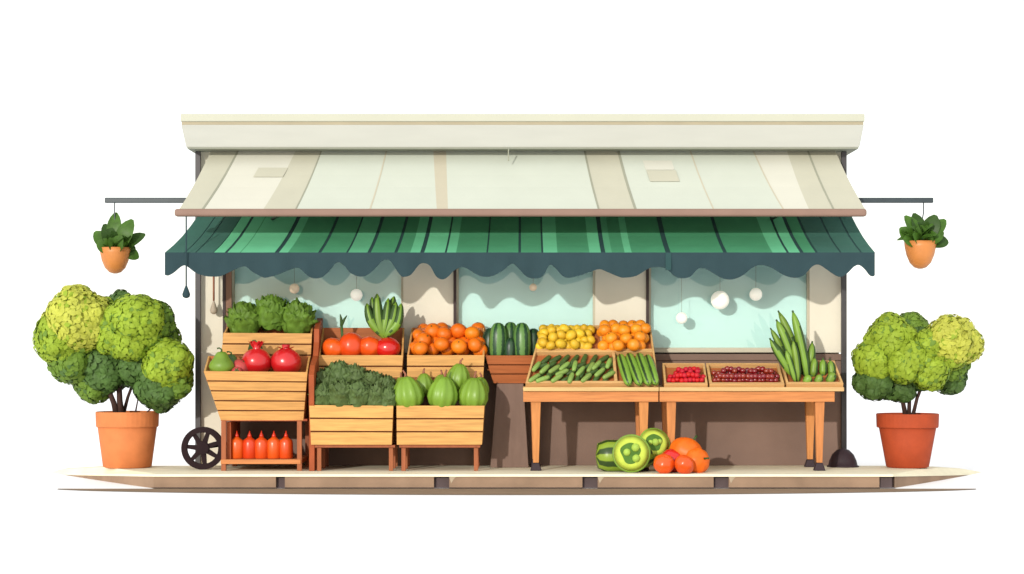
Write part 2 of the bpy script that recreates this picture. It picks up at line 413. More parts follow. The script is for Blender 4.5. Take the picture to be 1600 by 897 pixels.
for (a, b) in W:
    x0, x1 = X(a, 0), X(b, 0)
    win = MB(); win.box(x0, x1, .1, .112, zs, zo)                       # the mint blind hangs inside
    fr = MB(); t = .022
    fr.box(x0, x0 + t, .03, .075, zs, zo); fr.box(x1 - t, x1, .03, .075, zs, zo); fr.box(x0 + t, x1 - t, .03, .075, zo - t, zo); fr.box(x0 + t, x1 - t, .03, .075, zs, zs + t * .5)
    f = fr.build('window', 'sill', shop)
    win.build('blind', 'blind', f)
    pn = MB(); pn.box(x0 + t, x1 - t, .05, .056, zs + t * .5, zo - t); pn.build('pane', 'glass', f)
    lb = MB(); 
    if a == 362: lb.box(X(353, -.02), X(362, -.02), -.03, -.001, Z(551, 0), zo); lb.box(X(348.5, -.02), X(352.7, -.02), -.036, -.001, Z(551, 0), zo, 1)
    else: lb.box(X(a - 4.5, -.02), X(a, -.02), -.03, -.001, zs, zo, 1)
    lb.build('jamb', ['frame', 'dkframe'], f)
    sl = MB(); sl.box(x0 - .02, x1 + .02, -.052, .1, Z(551, 0) + .001, zs); sl.build('sill', 'sill', f, bev=.004)
    for q0, q1 in ((x0 - .001, x0 + .003), (x1 - .003, x1 + .001)):
        rv = MB(); rv.box(q0, q1, .0765, .099, zs, zo); rv.build('reveal', 'blind', f)

def lamp(px, py, r, mt, label):
    Y = -.13; c = P(px, py, Y); rr = r * (DIST + Y) / FPX
    t = thing('globe_lamp', label, 'lamp', c + Vector((0, 0, rr)), 'globe lamps hanging by the windows')
    b = MB(); b.ball(c, rr, 24, 14); b.build('globe', mt, t, smooth=True)
    b = MB(); b.tube([c + Vector((0, 0, rr * .95)), Vector((c.x, c.y, Z(372, c.y)))], .0018, 6); b.build('cord', 'seam', t)
lamp(460, 451, 8, 'globep', 'small peach globe lamp in the window above the leafy lettuces')
lamp(557, 461, 9.5, 'globe', 'white globe lamp beside the striped leaf tops of the radish')
lamp(833, 449, 6, 'globep', 'tiny peach globe lamp in the middle window')
lamp(1065, 497, 9, 'globe', 'lowest white globe lamp in the wide window, above the red berry tray')
lamp(1125, 469, 14.5, 'globe', 'largest white globe lamp in the wide window')
lamp(1181, 460, 10, 'globe', 'white globe lamp beside the largest globe, towards the long cucumbers')

# ------------------------------------------------------------------ awnings
YU, YG = -.9, -.95
aw = thing('fabric_awning', 'off white awning with beige bands under the flat roof', 'awning', (X(815, -.05), -.05, Z(326, YU)))
bands = [(331.7, 280, None), (373, 315, 'fab_b'), (376, 319, 'fab_s'), (464, 411.5, 'fab_p'), (503, 461, 'fab_b'), (505, 463.5, 'fab_s'), (604, 577, 'fab_l'), (606, 579.5, 'fab_t'),
         (677, 682.5, 'fab_l'), (697, 700, 'fab_t'), (911, 934, 'fab_l'), (914, 937, 'fab_s'), (963, 991, 'fab_b'), (967, 995, 'fab_s'), (1076, 1114, 'fab_l'), (1078, 1116, 'fab_t'),
         (1174, 1223, 'fab_l'), (1176, 1225, 'fab_t'), (1228, 1264, 'fab_p'), (1259, 1301, 'fab_b'), (1262, 1304, 'fab_s'), (1303, 1352, 'fab_b')]
keys = ['fab_l', 'fab_b', 'fab_t', 'fab_s', 'fab_p']
fb = MB()
def upper(px, v): # v 0 at the wall, 1 at the bar
    return None
def awn(tp, bp, rt, rb, Y0, Y1, v):
    a, b = P(tp, rt, Y0), P(bp, rb, Y1); p = a.lerp(b, v); p.z -= .03 * math.sin(math.pi * v); return p
def awning_strip(mb, a, b, rt, rb, Y0, Y1, mi, lift=0, nseg=5):
    for i in range(nseg):
        v0, v1 = i / nseg, (i + 1) / nseg
        q = [awn(a[0], a[1], rt, rb, Y0, Y1, v1), awn(b[0], b[1], rt, rb, Y0, Y1, v1), awn(b[0], b[1], rt, rb, Y0, Y1, v0), awn(a[0], a[1], rt, rb, Y0, Y1, v0)]
        u = Vector((0, 0, lift)); d = Vector((0, 0, -.012))
        mb.hexa([x + d for x in q], [x + u for x in q], mi)
for a, b in zip(bands, bands[1:]): awning_strip(fb, a, b, 231, 327, -.06, YU, keys.index(b[2]), .003 if b[2] in ('fab_s', 'fab_t') and b[0] - a[0] < 6 else 0)
sh = fb.build('fabric', keys, aw)
def patch(px0, px1, r0, r1, lean, m):
    mb = MB(); nn = Vector((0, -.62, .78)); p0 = awn(815, 815, 231, 327, -.06, YU, .3) + nn * .006
    q = [onplane(px0 - lean, r1, p0, nn), onplane(px1 - lean, r1, p0, nn), onplane(px1, r0, p0, nn), onplane(px0, r0, p0, nn)]
    mb.slab(q, nn, -.004); mb.build('patch', m, sh)
patch(404, 450, 262, 276, 8, 'fab_b'); patch(1010, 1056, 266, 283, -6, 'fab_b'); patch(1004, 1049, 250, 265, -5, 'fab_p')
br = MB(); xa, xb = X(273, YU - .03), X(1354, YU - .03); zb0, zb1 = Z(338, YU - .06), Z(326, YU - .06)
br.box(xa, xb, YU - .06, YU + .03, zb0, zb1); br.build('front_bar', 'bar', aw, bev=.024, seg=3)
ds = MB(); q = P(794.5, 240, -.3); ds.tube([P(794.5, 233, -.352), P(794.5, 252, -.352)], .006, 6); ds.build('tie_strap', 'fab_s', aw)
for px in (420, 1200):
    m = MB(); m.tube([P(px, 345, -.01), (X(px + 20, -.5), -.5, Z(335, -.5)), (X(px, -.86), -.86, Z(333, -.86))], .014, 8); m.build('support_arm', 'dkpost', aw, smooth=True)

gw = thing('scalloped_awning', 'striped green awning with a dark teal scalloped valance', 'awning', (X(815, -.05), -.05, Z(395, YG)))
seq = [(258, None), (288, 'gT'), (290, 'gK'), (305, 'gT'), (307, 'gK'), (333, 'gT'), (334.5, 'gK'), (351, 'gL'), (355.5, 'gK'), (374.7, 'gL'), (376.4, 'gM'), (429, 'gL'), (436, 'gK'), (450, 'gL'), (497, 'gM'), (502, 'gK'),
       (541, 'gM'), (544, 'gK'), (574, 'gN'), (579.5, 'gK'), (616, 'gM'), (621, 'gK'), (641, 'gM'), (656.5, 'gL'), (663, 'gK'), (695, 'gL'), (698, 'gK'), (712.5, 'gL'), (760, 'gM'), (762.5, 'gK'), (810, 'gM'), (814, 'gK'),
       (846, 'gM'), (849, 'gK'), (871, 'gL'), (921, 'gM'), (939, 'gL'), (946, 'gK'), (956, 'gN'), (976, 'gM'), (987, 'gL'), (1040, 'gM'), (1048, 'gK'), (1130, 'gM'), (1136, 'gK'), (1156, 'gM'), (1207, 'gM'), (1229, 'gL'),
       (1233, 'gK'), (1250, 'gL'), (1256, 'gK'), (1274, 'gM'), (1278, 'gK'), (1312, 'gT'), (1315, 'gK'), (1344, 'gT'), (1347, 'gK'), (1367, 'gT')]
gk = ['gL', 'gM', 'gN', 'gT', 'gK']; gb = MB()
def gtop(px): return 815 + (px - 815) * (.907 if px < 815 else .933)
for a, b in zip(seq, seq[1:]): awning_strip(gb, (gtop(a[0]), a[0]), (gtop(b[0]), b[0]), 337, 395, -.06, YG, gk.index(b[1]), .004 if b[1] != 'gK' else 0, 4)
gb.build('fabric', gk, gw)
z1 = [(50, 770), (65, 773), (90, 760), (120, 735), (140, 728), (160, 740), (190, 762), (230, 775), (265, 778), (300, 775), (340, 757), (380, 738), (410, 733), (440, 755), (480, 778), (505, 782), (550, 770), (600, 750), (640, 738), (660, 748), (690, 775), (720, 786), (755, 778), (790, 745), (810, 720), (828, 714), (850, 728), (880, 762), (920, 778), (955, 770), (990, 740), (1020, 708), (1040, 702), (1060, 712), (1085, 750), (1105, 775), (1120, 779), (1150, 768), (1185, 725), (1210, 718), (1235, 732), (1260, 775), (1285, 790), (1310, 782), (1345, 748), (1383, 736), (1420, 755), (1450, 772), (1485, 779), (1520, 772), (1560, 750)]
z2 = [(0, 672), (25, 690), (60, 725), (100, 734), (130, 722), (150, 685), (163, 677), (180, 690), (210, 722), (235, 731), (280, 722), (330, 705), (365, 695), (400, 708), (450, 728), (475, 730), (520, 722), (570, 692), (605, 686), (640, 692), (680, 725), (712, 733), (745, 725), (770, 698), (792, 690), (820, 700), (870, 730), (915, 738), (960, 722), (1000, 690), (1035, 678), (1080, 688), (1130, 718), (1175, 731), (1215, 722), (1250, 685), (1278, 676), (1310, 695), (1350, 722), (1375, 726), (1400, 710), (1425, 685), (1447, 678), (1470, 695), (1490, 720), (1505, 725), (1512, 720)]
raw = [(240 + x / 2.857, 160 + y / 2.857) for x, y in z1] + [(800 + x / 2.667, 160 + y / 2.667) for x, y in z2]
# smooth the outline with a spline and hang it in soft folds
def cr(p0, p1, p2, p3, t):
    return tuple(.5 * (2 * p1[i] + (p2[i] - p0[i]) * t + (2 * p0[i] - 5 * p1[i] + 4 * p2[i] - p3[i]) * t * t + (3 * p1[i] - p0[i] - 3 * p2[i] + p3[i]) * t ** 3) for i in (0, 1))
outl = []
for i in range(len(raw) - 1):
    for t in (0, .25, .5, .75): outl.append(cr(raw[max(i - 1, 0)], raw[i], raw[i + 1], raw[min(i + 2, len(raw) - 1)], t))
outl.append(raw[-1])
vl = MB(); vs = []
for px, py in outl:
    px = max(257.5, min(1367.5, px)); k = noise.noise(Vector((px * .045, 0, 1))) * .02
    a = P(px, 394.5, YG - .012); b = P(px, py, YG - .012 + k); c = a.lerp(b, .5); c.y += k * .2
    vs += [a, c, b, b + Vector((0, .01, 0)), c + Vector((0, .01, 0)), a + Vector((0, .01, 0))]
n = len(outl); fs = []
for i in range(n - 1):
    for k in range(5): fs.append((i * 6 + k, i * 6 + k + 1, (i + 1) * 6 + k + 1, (i + 1) * 6 + k))
    fs.append((i * 6 + 5, i * 6, (i + 1) * 6, (i + 1) * 6 + 5))
fs += [(0, 5, 4, 3, 2, 1), tuple((n - 1) * 6 + k for k in range(6))]
vl.add(vs, fs); va = vl.build('valance', 'val', gw)
m = MB(); m.slab([P(1040, 422, YG - .034), P(1049, 422, YG - .034), P(1049, 395, YG - .016), P(1040, 395, YG - .016)], (0, 1, 0), .004); m.build('seam', 'gK', va)
for px in (330, 815, 1290):
    m = MB(); m.tube([P(px, 398, -.01), P(px, 397, -.5), P(px, 398, YG + .02)], .014, 8); m.build('support_arm', 'dkpost', gw, smooth=True)
def pull(px, r0, r1, r2, Y, mc, mk, label, w):
    t = thing('pull_cord', label, 'pull cord', P(px, r2, Y))
    m = MB(); m.tube([P(px, r0, Y), P(px, r1, Y)], w, 8); m.build('cord', mc, t, smooth=True)
    h = (r2 - r1) * (DIST + Y) / FPX; m = MB()
    m.lathe([(.006, h), (.014, h * .86), (.028, h * .55), (.038, h * .3), (.032, h * .1), (.01, 0)], P(px, r2, Y), 16); m.build('knob', mk, t, smooth=True)
pull(291, 338, 446, 466, YG - .045, 'val', 'val', 'dark teal pull cord with a drop knob hanging from the awning bar end', .007)
pull(334, 424, 470, 491, -.1, 'cordb', 'dropb', 'brown cord with a beige drop knob against the cream wall end', .01)

# ------------------------------------------------------------------ brackets, hanging pots
def bracket(pa, pb, label):
    Y = -.07; t = thing('bracket_arm', label, 'bracket', P(pb, 313, Y), 'pot brackets on the shop ends')
    m = MB(); z0, z1 = Z(317.2, Y), Z(309, Y); a, b = sorted((X(pa, Y), X(pb, Y))); m.box(a, b, Y - .02, Y + .02, z0, z1); m.build('rod', 'rod', t, bev=.008)
    s = 1 if pb > pa else -1; x = X(pb, Y)
    m = MB(); m.box(min(x, x + s * .02), max(x, x + s * .02), Y - .035, Y + .035, z0 - .05, z1 + .05); m.build('wall_plate', 'rod', t, bev=.004)
bracket(164, 304.5, 'dark bracket rod on the end of the shop above the rounder shrub')
bracket(1458, 1323.5, 'dark bracket rod on the shop end above the dark red flowerpot')
def hanging(cx, rt, rb, wpx, hook, leaves, label):
    Y = -.07; k = (DIST + Y) / FPX; h = (rb - rt) * k; r = wpx / 2 * k
    t = thing('hanging_planter', label, 'hanging plant', P(cx, rb, Y), 'hanging potted plants')
    c = P(cx, rb, Y); m = MB()
    m.lathe([(.02, 0), (r * .38, h * .05), (r * .66, h * .22), (r * .86, h * .5), (r * .97, h * .8), (r, h), (r * .9, h), (r * .86, h * .86)], c, 28); m.build('pot', 'orangepot', t, smooth=True)
    m = MB(); m.lathe([(r * .2, h * .84), (r * .88, h * .88), (.01, h * .9)], c, 20); m.build('soil', 'soil', t)
    m = MB(); hp = P(hook, 317, Y); top = c + Vector((0, 0, h))
    m.tube([hp, hp + Vector((0, 0, -.1)), top + Vector((0, 0, .12))], .006, 6)
    for a in (0.5, 2.6, 4.7): m.tube([top + Vector((0, 0, .12)), top + Vector((math.cos(a) * r * .95, math.sin(a) * r * .95, -.01))], .003, 5)
    m.build('hanger', 'rod', t)
    m = MB(); base = top + Vector((0, 0, -.03))
    for i, (px, py, w, dy) in enumerate(leaves):
        tip = P(px, py, Y + dy); b = base + Vector(((tip.x - base.x) * .25, dy * .3, 0))
        m.leaf(b, tip, w * k, (random.uniform(-.4, .4), -1, .45), random.uniform(.05, .2), i % 2 if dy > -.05 else 0, 8, .22)
    for i in range(34):
        a = random.uniform(0, 6.28); e = random.uniform(.15, 1.1); L = random.uniform(.15, .25)
        d = Vector((math.cos(a) * math.cos(e), math.sin(a) * math.cos(e), math.sin(e)))
        m.leaf(base + d * .03, base + d * L, random.uniform(.1, .14), Vector((-d.x * .4, -.7, 1)), random.uniform(.05, .22), 0 if random.random() < .6 else 1, 7, .22)
    m.build('foliage', ['hang', 'hangd'], t, smooth=True)
hanging(180, 387, 427.5, 48, 179, [(181, 332, 24, 0.03), (163, 350, 24, -.03), (148, 362, 24, -.02), (151, 378, 24, -.1), (207, 343, 26, -.04), (227, 366, 22, .02), (217, 403, 20, .05), (212, 388, 22, .03), (170, 372, 20, -.16), (190, 368, 22, -.16), (196, 380, 18, -.15)],
        'orange hanging pot with a plant that spills leaves to one side')
hanging(1438, 377, 420, 50, 1443, [(1414, 337, 24, 0), (1428, 333, 24, .04), (1406, 356, 24, -.03), (1462, 336, 28, -.02), (1477, 343, 24, .02), (1482, 378, 24, 0), (1474, 362, 26, -.05), (1411, 374, 24, -.1), (1440, 352, 24, -.1), (1455, 366, 20, -.15), (1426, 366, 20, -.15)],
        'orange hanging pot with a compact bushy plant above the dark red flowerpot')

# ------------------------------------------------------------------ potted shrubs
def shrub(cx, cxb, rt, rr, rb, wt, wb, Y, pm, lobes, trunks, label):
    k = (DIST + Y) / FPX; base = Vector((X(cxb, Y), Y, PZ)); t = thing('potted_shrub', label, 'potted shrub', base, 'potted shrubs beside the shop')
    zt_, zr_ = Z(rt, Y), Z(rr, Y); h = zt_ - PZ; hr = zr_ - PZ; r0, r1 = wb / 2 * k, wt / 2 * k
    rm = r0 + (r1 - r0) * .72
    m = MB(); m.lathe([(r0 * .9, 0), (r0, .01), (rm, hr), (rm * .97, hr + .005)], base, 40); m.build('pot', pm, t, smooth=False)
    for p_ in t.children[-1].data.polygons: p_.use_smooth = len(p_.vertices) == 4
    m = MB(); m.lathe([(rm * .95, hr - .004), (r1 * .97, hr), (r1 * .985, hr + .01), (r1, h - .012), (r1 * .99, h), (r1 * .9, h), (r1 * .88, h - .06)], base, 40); o = m.build('pot_rim', pm, t)
    for p_ in o.data.polygons: p_.use_smooth = False
    o.modifiers.new('edge', 'BEVEL').width = .004
    m = MB(); m.lathe([(r1 * .3, h - .07), (r1 * .9, h - .055), (.01, h - .03)], base, 24); m.build('soil', 'soil', t)
    m = MB()
    for pp, rad in trunks:
        q = [P(a, b, Y + c) for a, b, c in pp]; m.tube(q, [rad * (1 - .45 * i / (len(q) - 1)) for i in range(len(q))], 9)
    m.build('trunk', 'trunk', t, smooth=True)
    keys = ['leafA', 'leafB', 'leafC', 'leafD']; m = MB(); rng = random.Random(5)
    for li, (px, py, r, dy, kind) in enumerate(lobes):
        c = P(px, py, Y + dy); rr_ = r * k
        parts = [(c, rr_, 1.0)]
        for q in range(9):
            d = Vector((rng.gauss(0, 1), rng.gauss(0, 1) - .35, rng.gauss(0, 1))).normalized(); f = rng.uniform(.36, .5)
            parts.append((c + d * rr_ * (1.04 - f * .8), rr_ * f, 1.0))
        for c2, r2, _ in parts:
            m.ball(c2, r2 * .93, 18, 12, kind, .06, 3, li)
            for i in range(int(760 * (r2 / k / 40) ** 2)):
                d = Vector((rng.gauss(0, 1), rng.gauss(0, 1), rng.gauss(0, 1))).normalized()
                if d.y > .6: continue
                p0 = c2 + d * r2 * rng.uniform(.93, 1.03)
                if any((p0 - c3).length < r3 * .88 for c3, r3, _ in parts): continue
                tg = d.cross(Vector((rng.gauss(0, 1), rng.gauss(0, 1), rng.gauss(0, 1)))).normalized()
                L = rng.uniform(.05, .078); dirv = (tg + d * rng.uniform(-.15, .28)).normalized()
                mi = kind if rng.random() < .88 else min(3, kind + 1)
                m.leaf(p0 - dirv * L * .5, p0 + dirv * L * .5, L * rng.uniform(.55, .7), d + tg * .1, .12, mi, 3, .12)
    m.build('crown', keys, t, smooth=True)
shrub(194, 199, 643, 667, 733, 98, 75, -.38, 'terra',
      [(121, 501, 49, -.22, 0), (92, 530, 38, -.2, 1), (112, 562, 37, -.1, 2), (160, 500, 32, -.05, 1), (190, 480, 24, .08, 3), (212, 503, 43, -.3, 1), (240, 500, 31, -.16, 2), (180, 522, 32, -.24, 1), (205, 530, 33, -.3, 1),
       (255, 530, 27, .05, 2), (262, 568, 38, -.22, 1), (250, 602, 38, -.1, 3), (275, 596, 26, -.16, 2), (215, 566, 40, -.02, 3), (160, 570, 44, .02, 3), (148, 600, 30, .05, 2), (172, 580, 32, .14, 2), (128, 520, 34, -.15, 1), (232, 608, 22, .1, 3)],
      [([(183, 652, 0), (178, 630, -.02), (166, 600, -.05), (150, 560, -.08)], .032), ([(190, 652, 0), (187, 625, .0), (186, 590, -.02), (200, 530, -.05)], .034), ([(192, 650, .05), (200, 620, .08), (215, 580, .05)], .02),
       ([(211, 648, -.02), (214, 632, -.02), (218, 610, -.02)], .009), ([(226, 648, -.03), (236, 638, -.03), (246, 620, -.02)], .008)],
      'large round shrub with yellow green top lobes in an orange terracotta pot')
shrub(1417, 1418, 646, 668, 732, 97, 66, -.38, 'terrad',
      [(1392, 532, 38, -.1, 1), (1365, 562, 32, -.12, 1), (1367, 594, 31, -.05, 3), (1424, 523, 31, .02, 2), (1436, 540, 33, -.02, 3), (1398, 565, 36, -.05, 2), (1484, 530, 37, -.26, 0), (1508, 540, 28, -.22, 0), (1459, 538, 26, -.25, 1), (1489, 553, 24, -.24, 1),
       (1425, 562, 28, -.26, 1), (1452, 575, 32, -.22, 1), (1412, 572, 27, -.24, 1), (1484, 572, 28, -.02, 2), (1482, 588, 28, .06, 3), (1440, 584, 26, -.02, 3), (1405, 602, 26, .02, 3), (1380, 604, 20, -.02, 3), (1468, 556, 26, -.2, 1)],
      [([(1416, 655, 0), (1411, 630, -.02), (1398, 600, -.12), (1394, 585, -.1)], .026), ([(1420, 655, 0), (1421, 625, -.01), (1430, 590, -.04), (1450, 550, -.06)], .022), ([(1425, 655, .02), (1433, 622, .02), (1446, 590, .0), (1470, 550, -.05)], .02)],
      'smaller shrub with a lime top lobe in a dark red terracotta pot')

# ------------------------------------------------------------------ crates
def crate(name, FT, FB, BT, planks, label, depth=.1, mats=('wood', 'woodin'), th=.018, group=None, endcap=True, zbb=None):
    """FT, FB, BT: (left, right) corner pairs of the front rim, front foot and back rim"""
    (ftl, ftr), (fbl, fbr), (btl, btr) = FT, FB, BT
    t = thing(name, label, 'crate', ((fbl + fbr) / 2), group)
    bbl, bbr = Vector((fbl.x, btl.y, fbl.z if zbb is None else zbb)), Vector((fbr.x, btr.y, fbr.z if zbb is None else zbb))
    nrm = (ftr - ftl).cross(fbl - ftl).normalized()
    if nrm.y > 0: nrm = -nrm
    inw = -nrm
    m = MB(); H = (ftl - fbl).length; gp = .007 / H
    for i in range(planks):
        a, b = i / planks + (gp if i else 0), (i + 1) / planks - (gp if i < planks - 1 else 0)
        q = [fbl.lerp(ftl, a), fbr.lerp(ftr, a), fbr.lerp(ftr, b), fbl.lerp(ftl, b)]
        m.slab(q, inw, th, 0)
    e = .004
    m.slab([fbl.lerp(ftl, .02) + inw * th, fbr.lerp(ftr, .02) + inw * th, fbr.lerp(ftr, .97) + inw * th, fbl.lerp(ftl, .97) + inw * th], inw, .004, 1)
    m.build('front_panel', [mats[0], 'gap'], t, bev=.004)
    for (ft, fb_, bt, bb, s) in ((ftl, fbl, btl, bbl, 1), (ftr, fbr, btr, bbr, -1)):
        m = MB(); off = inw * (th + .001)
        q = [fb_ + off, ft + off, bt, bb]
        m.hexa(q, [p + Vector((s * th, 0, 0)) for p in q]); m.build('side_panel', mats[0], t, bev=.003)
    m = MB(); q = [bbl + Vector((th, -.001, 0)), bbr + Vector((-th, -.001, 0)), btr + Vector((-th, -.001, -.002)), btl + Vector((th, -.001, -.002))]
    m.slab(q, (0, -1, 0), th); m.build('back_panel', mats[1], t, bev=.003)
    up = (btl - ftl).cross(ftr - ftl).normalized()
    if up.z < 0: up = -up
    ins = Vector((th + .002, 0, 0)); dn = -up * depth
    fwd = (btl - ftl).normalized()
    q = [ftl + ins + dn + fwd * .03, ftr - ins + dn + fwd * .03, btr - ins + dn - fwd * .03, btl + ins + dn - fwd * .03]
    m = MB(); m.slab(q, -up, .01); m.build('bottom_board', mats[1], t)
    p0 = (ftl + ftr + btl + btr) / 4 + dn
    return t, p0, up

# --- produce kinds, built once at the origin with unit size about 1 dm radius scaled later
def fruit_kind(name, prof, mt, label, cat, ridge=0, amp=0, extra=None, seg=22, bend=None):
    m = MB(); m.lathe(prof, (0, 0, 0), seg, 0, ridge, amp)
    if extra:
        t = thing(name, label, cat); m.build('flesh', mt, t, smooth=True); extra(t)
        return Kind(t)
    o = tag(m.build(name, mt, loc=(0, 0, 0), smooth=True), label, cat); return Kind(o)
def sph(n=12, top=.9, r=1.0, dim=.08):
    out = [(.02, -1 + dim * .5)]
    for i in range(1, n):
        a = math.pi * i / n; out.append((r * math.sin(a), -math.cos(a) * top))
    out += [(.12, top - .02), (.03, top - dim)]
    return out
def add_scar(t):
    m = MB(); m.lathe([(.11, .86), (.1, .91), (.03, .9)], (0, 0, 0), 8); m.build('stem_scar', 'stem', t, smooth=True)
def add_calyx(t):
    m = MB()
    for k in range(5):
        a = k * 1.2566; m.leaf((0, 0, .82), (math.cos(a) * .55, math.sin(a) * .55, .8), .22, (0, 0, 1), .12, 0, 5)
    m.tube([(0, 0, .78), (.03, 0, 1.0), (.08, .02, 1.12)], [.06, .045, .05], 7); m.build('calyx', 'stem', t, smooth=True)
def add_stub(t):
    m = MB(); m.tube([(0, 0, .8), (.03, 0, 1.05), (.1, .02, 1.2)], [.09, .06, .08], 7); m.build('stem', 'stem', t, smooth=True)
ORANGE = lambda mt, nm, lb: fruit_kind(nm, sph(), mt, lb, 'orange', extra=add_scar)
cucprof = [(.05, -1), (.17, -.96), (.25, -.82), (.29, -.4), (.3, 0), (.29, .4), (.25, .82), (.17, .96), (.05, 1)]

def face_rot(up, spin=None, tilt=.5):
    q = up.to_track_quat('Z', 'Y').to_euler()
    return Euler((q.x + random.uniform(-tilt, tilt), q.y + random.uniform(-tilt, tilt), random.uniform(0, 6.28)))

# --- left stand: frame, wheel
st = thing('display_stand', 'two tier wooden display stand with a rust side board and a spoked wheel', 'display stand', (X(410, -.6), -.6, PZ))
xs0, xs1 = X(482.5, -1.0), X(491, -1.0)
prof = [(-.98, PZ), (-.98, Z(650, -.98)), (-1.005, Z(630, -1)), (-1.03, Z(586, -1)), (-.9, Z(571, -.9)), (-.62, Z(556, -.62)), (-.53, Z(535, -.53)), (-.51, Z(514, -.5)), (-.3, Z(502, -.3)), (-.14, Z(497, -.14)), (-.12, PZ)]
m = MB(); m.prism([(xs0, y, z) for y, z in prof], (xs1 - xs0, 0, 0)); m.build('side_panel', 'rust', st, bev=.004)
lw = .045
for px in (345.5, 464):
    for Y in (-.95, -.2):
        x0 = X(px, -.95); m = MB(); m.box(x0, x0 + lw, Y, Y + .045, PZ, Z(658, -.9)); m.build('leg', 'dleg', st, bev=.003)
m = MB(); m.box(X(345, -.95), X(470, -.95), -.96, -.13, Z(725, -.95), Z(718, -.95)); m.build('shelf', 'table', st, bev=.003)
m = MB(); m.box(X(354, -.9), X(360, -.9), -.88, -.2, Z(718, -.9) + .002, Z(660, -.9)); m.build('inner_board', 'rust', st)
m = MB(); m.box(X(345, -.9), X(480, -.9), -.9, -.14, Z(658, -.9), Z(658, -.9) + .02); m.build('deck', 'rust', st)
cw = Vector((X(317, -.72), -.72, PZ + .203)); rw = .203
wh = MB(); sg = 40
for k in range(sg):
    a, b = 2 * math.pi * k / sg, 2 * math.pi * (k + 1) / sg
    def ring(r, y, an): return cw + Vector((math.cos(an) * r, y, math.sin(an) * r))
    wh.hexa([ring(rw, -.03, a), ring(rw, .03, a), ring(rw * .74, .03, a), ring(rw * .74, -.03, a)], [ring(rw, -.03, b), ring(rw, .03, b), ring(rw * .74, .03, b), ring(rw * .74, -.03, b)])
wo = wh.build('wheel', 'wheel', st, bev=0)
for i in range(7):
    a = .35 + i * 2 * math.pi / 7; d = Vector((math.cos(a), 0, math.sin(a))); n2 = Vector((-d.z, 0, d.x)); m = MB()
    q = [cw + d * .03 - n2 * .026, cw + d * rw * .78 - n2 * .017, cw + d * rw * .78 + n2 * .017, cw + d * .03 + n2 * .026]
    m.hexa([p + Vector((0, -.018, 0)) for p in q], [p + Vector((0, .018, 0)) for p in q]); m.build('spoke', 'wheel', wo)
m = MB(); m.lathe([(.062, -.034), (.062, .034)], cw, 18, rot=Matrix.Rotation(R(90), 3, 'X')); m.build('hub', 'wheel', wo)
m = MB(); m.tube([cw + Vector((0, .03, 0)), cw + Vector((0, .1, 0)), cw + Vector((.3, .1, .05))], .016, 8); m.build('axle', 'wheel', st)

low, lp0, lup = crate('slatted_crate', (P(318, 580, -1.0), P(480.5, 582, -1.0)), (P(345, 657, -.9), P(474, 657, -.9)), (P(325, 556, -.56), P(485, 556, -.56)), 5,
                      'flared crate with pears and pomegranates on the stand with the wheel', .1, ('wood', 'woodin'))
upc, up0, uup = crate('slatted_crate', (P(349, 520, -.5), P(487.5, 521, -.5)), (P(344, 572, -.54), P(485, 572, -.54)), (P(360, 500, -.14), P(491, 500, -.14)), 3,
                      'upper crate of lettuces at the back of the wheeled stand', .12, ('wood', 'woodin'))

# produce on the stand
def pear(name, c, h, w, mt, label, rx=0):
    t = thing(name, label, 'pear', c)
    m = MB(); m.lathe([(.03, 0), (w * .3, .004), (w * .44, h * .12), (w * .5, h * .3), (w * .45, h * .48), (w * .31, h * .68), (w * .24, h * .84), (w * .17, h * .94), (.01, h * .97)], c, 22, 0, 5, .06); m.build('flesh', mt, t, smooth=True)
    m = MB(); m.tube([c + Vector((0, 0, h * .95)), c + Vector((.002, 0, h * 1.06)), c + Vector((-.022, 0, h * 1.13)), c + Vector((-.04, 0, h * 1.1))], [.011, .008, .007, .009], 7); m.build('stem', 'stem', t, smooth=True)
    return t
pear('green_pear', P(346, 583, -.9), .21, .24, 'pear', 'bright green pear at the end of the flared crate')
pear('green_pear', P(361, 581, -.78), .17, .2, 'pearD', 'dark green pear half hidden behind the bright green pear')
def pom(c, r, label, crown):
    t = thing('pomegranate', label, 'pomegranate', c)
    m = MB(); m.ball(c + Vector((0, 0, r * .92)), (r, r, r * .92), 26, 16, 0, .05, 1.6, c.x); m.build('skin', 'pom', t, smooth=True)
    m = MB(); top = c + Vector((0, -.01, r * 1.72))
    for k in range(crown):
        a = k * 2 * math.pi / crown + .3; m.leaf(top + Vector((math.cos(a) * .012, math.sin(a) * .012, 0)), top + Vector((math.cos(a) * r * .55, math.sin(a) * r * .4, r * (.62 if crown > 4 else .22))), r * .42, Vector((math.cos(a), math.sin(a), -.6)), -.1, 0, 5, .3)
    m.lathe([(r * .3, -.03), (r * .24, .01), (r * .28, .05)], top, 12); m.build('crown_tip', 'pom', t, smooth=True)
    return t
pom(P(401, 587, -.76), .142, 'red pomegranate with a tall pointed crown in the flared crate', 6)
pom(P(447, 588, -.76), .146, 'glossy red pomegranate with a short crown beside the rust side board', 4)
TOM = fruit_kind('tomato', sph(12, .85), 'tomato', 'red tomato', 'tomato', 6, .08, add_calyx, 30)
DUL = fruit_kind('dull_tomato', sph(12, .85), 'dull', 'dull red tomato', 'tomato', 6, .08, add_calyx, 30)
DUL.put(P(376, 574, -.82), (0.5, .2, 1), .085, 'dull red tomato between the dark pear and the tall crowned pomegranate')
DUL.put(P(370, 581, -.93), (1.2, .2, 0), .05, 'small dull red tomato in front of the dark green pear')
m = MB(); b0_ = P(398, 570, -.62); m.leaf(b0_, P(397, 531, -.62), .13, (0.2, -1, .3), .1); m.leaf(b0_, P(408, 540, -.63), .08, (0.4, -1, .3), .1)
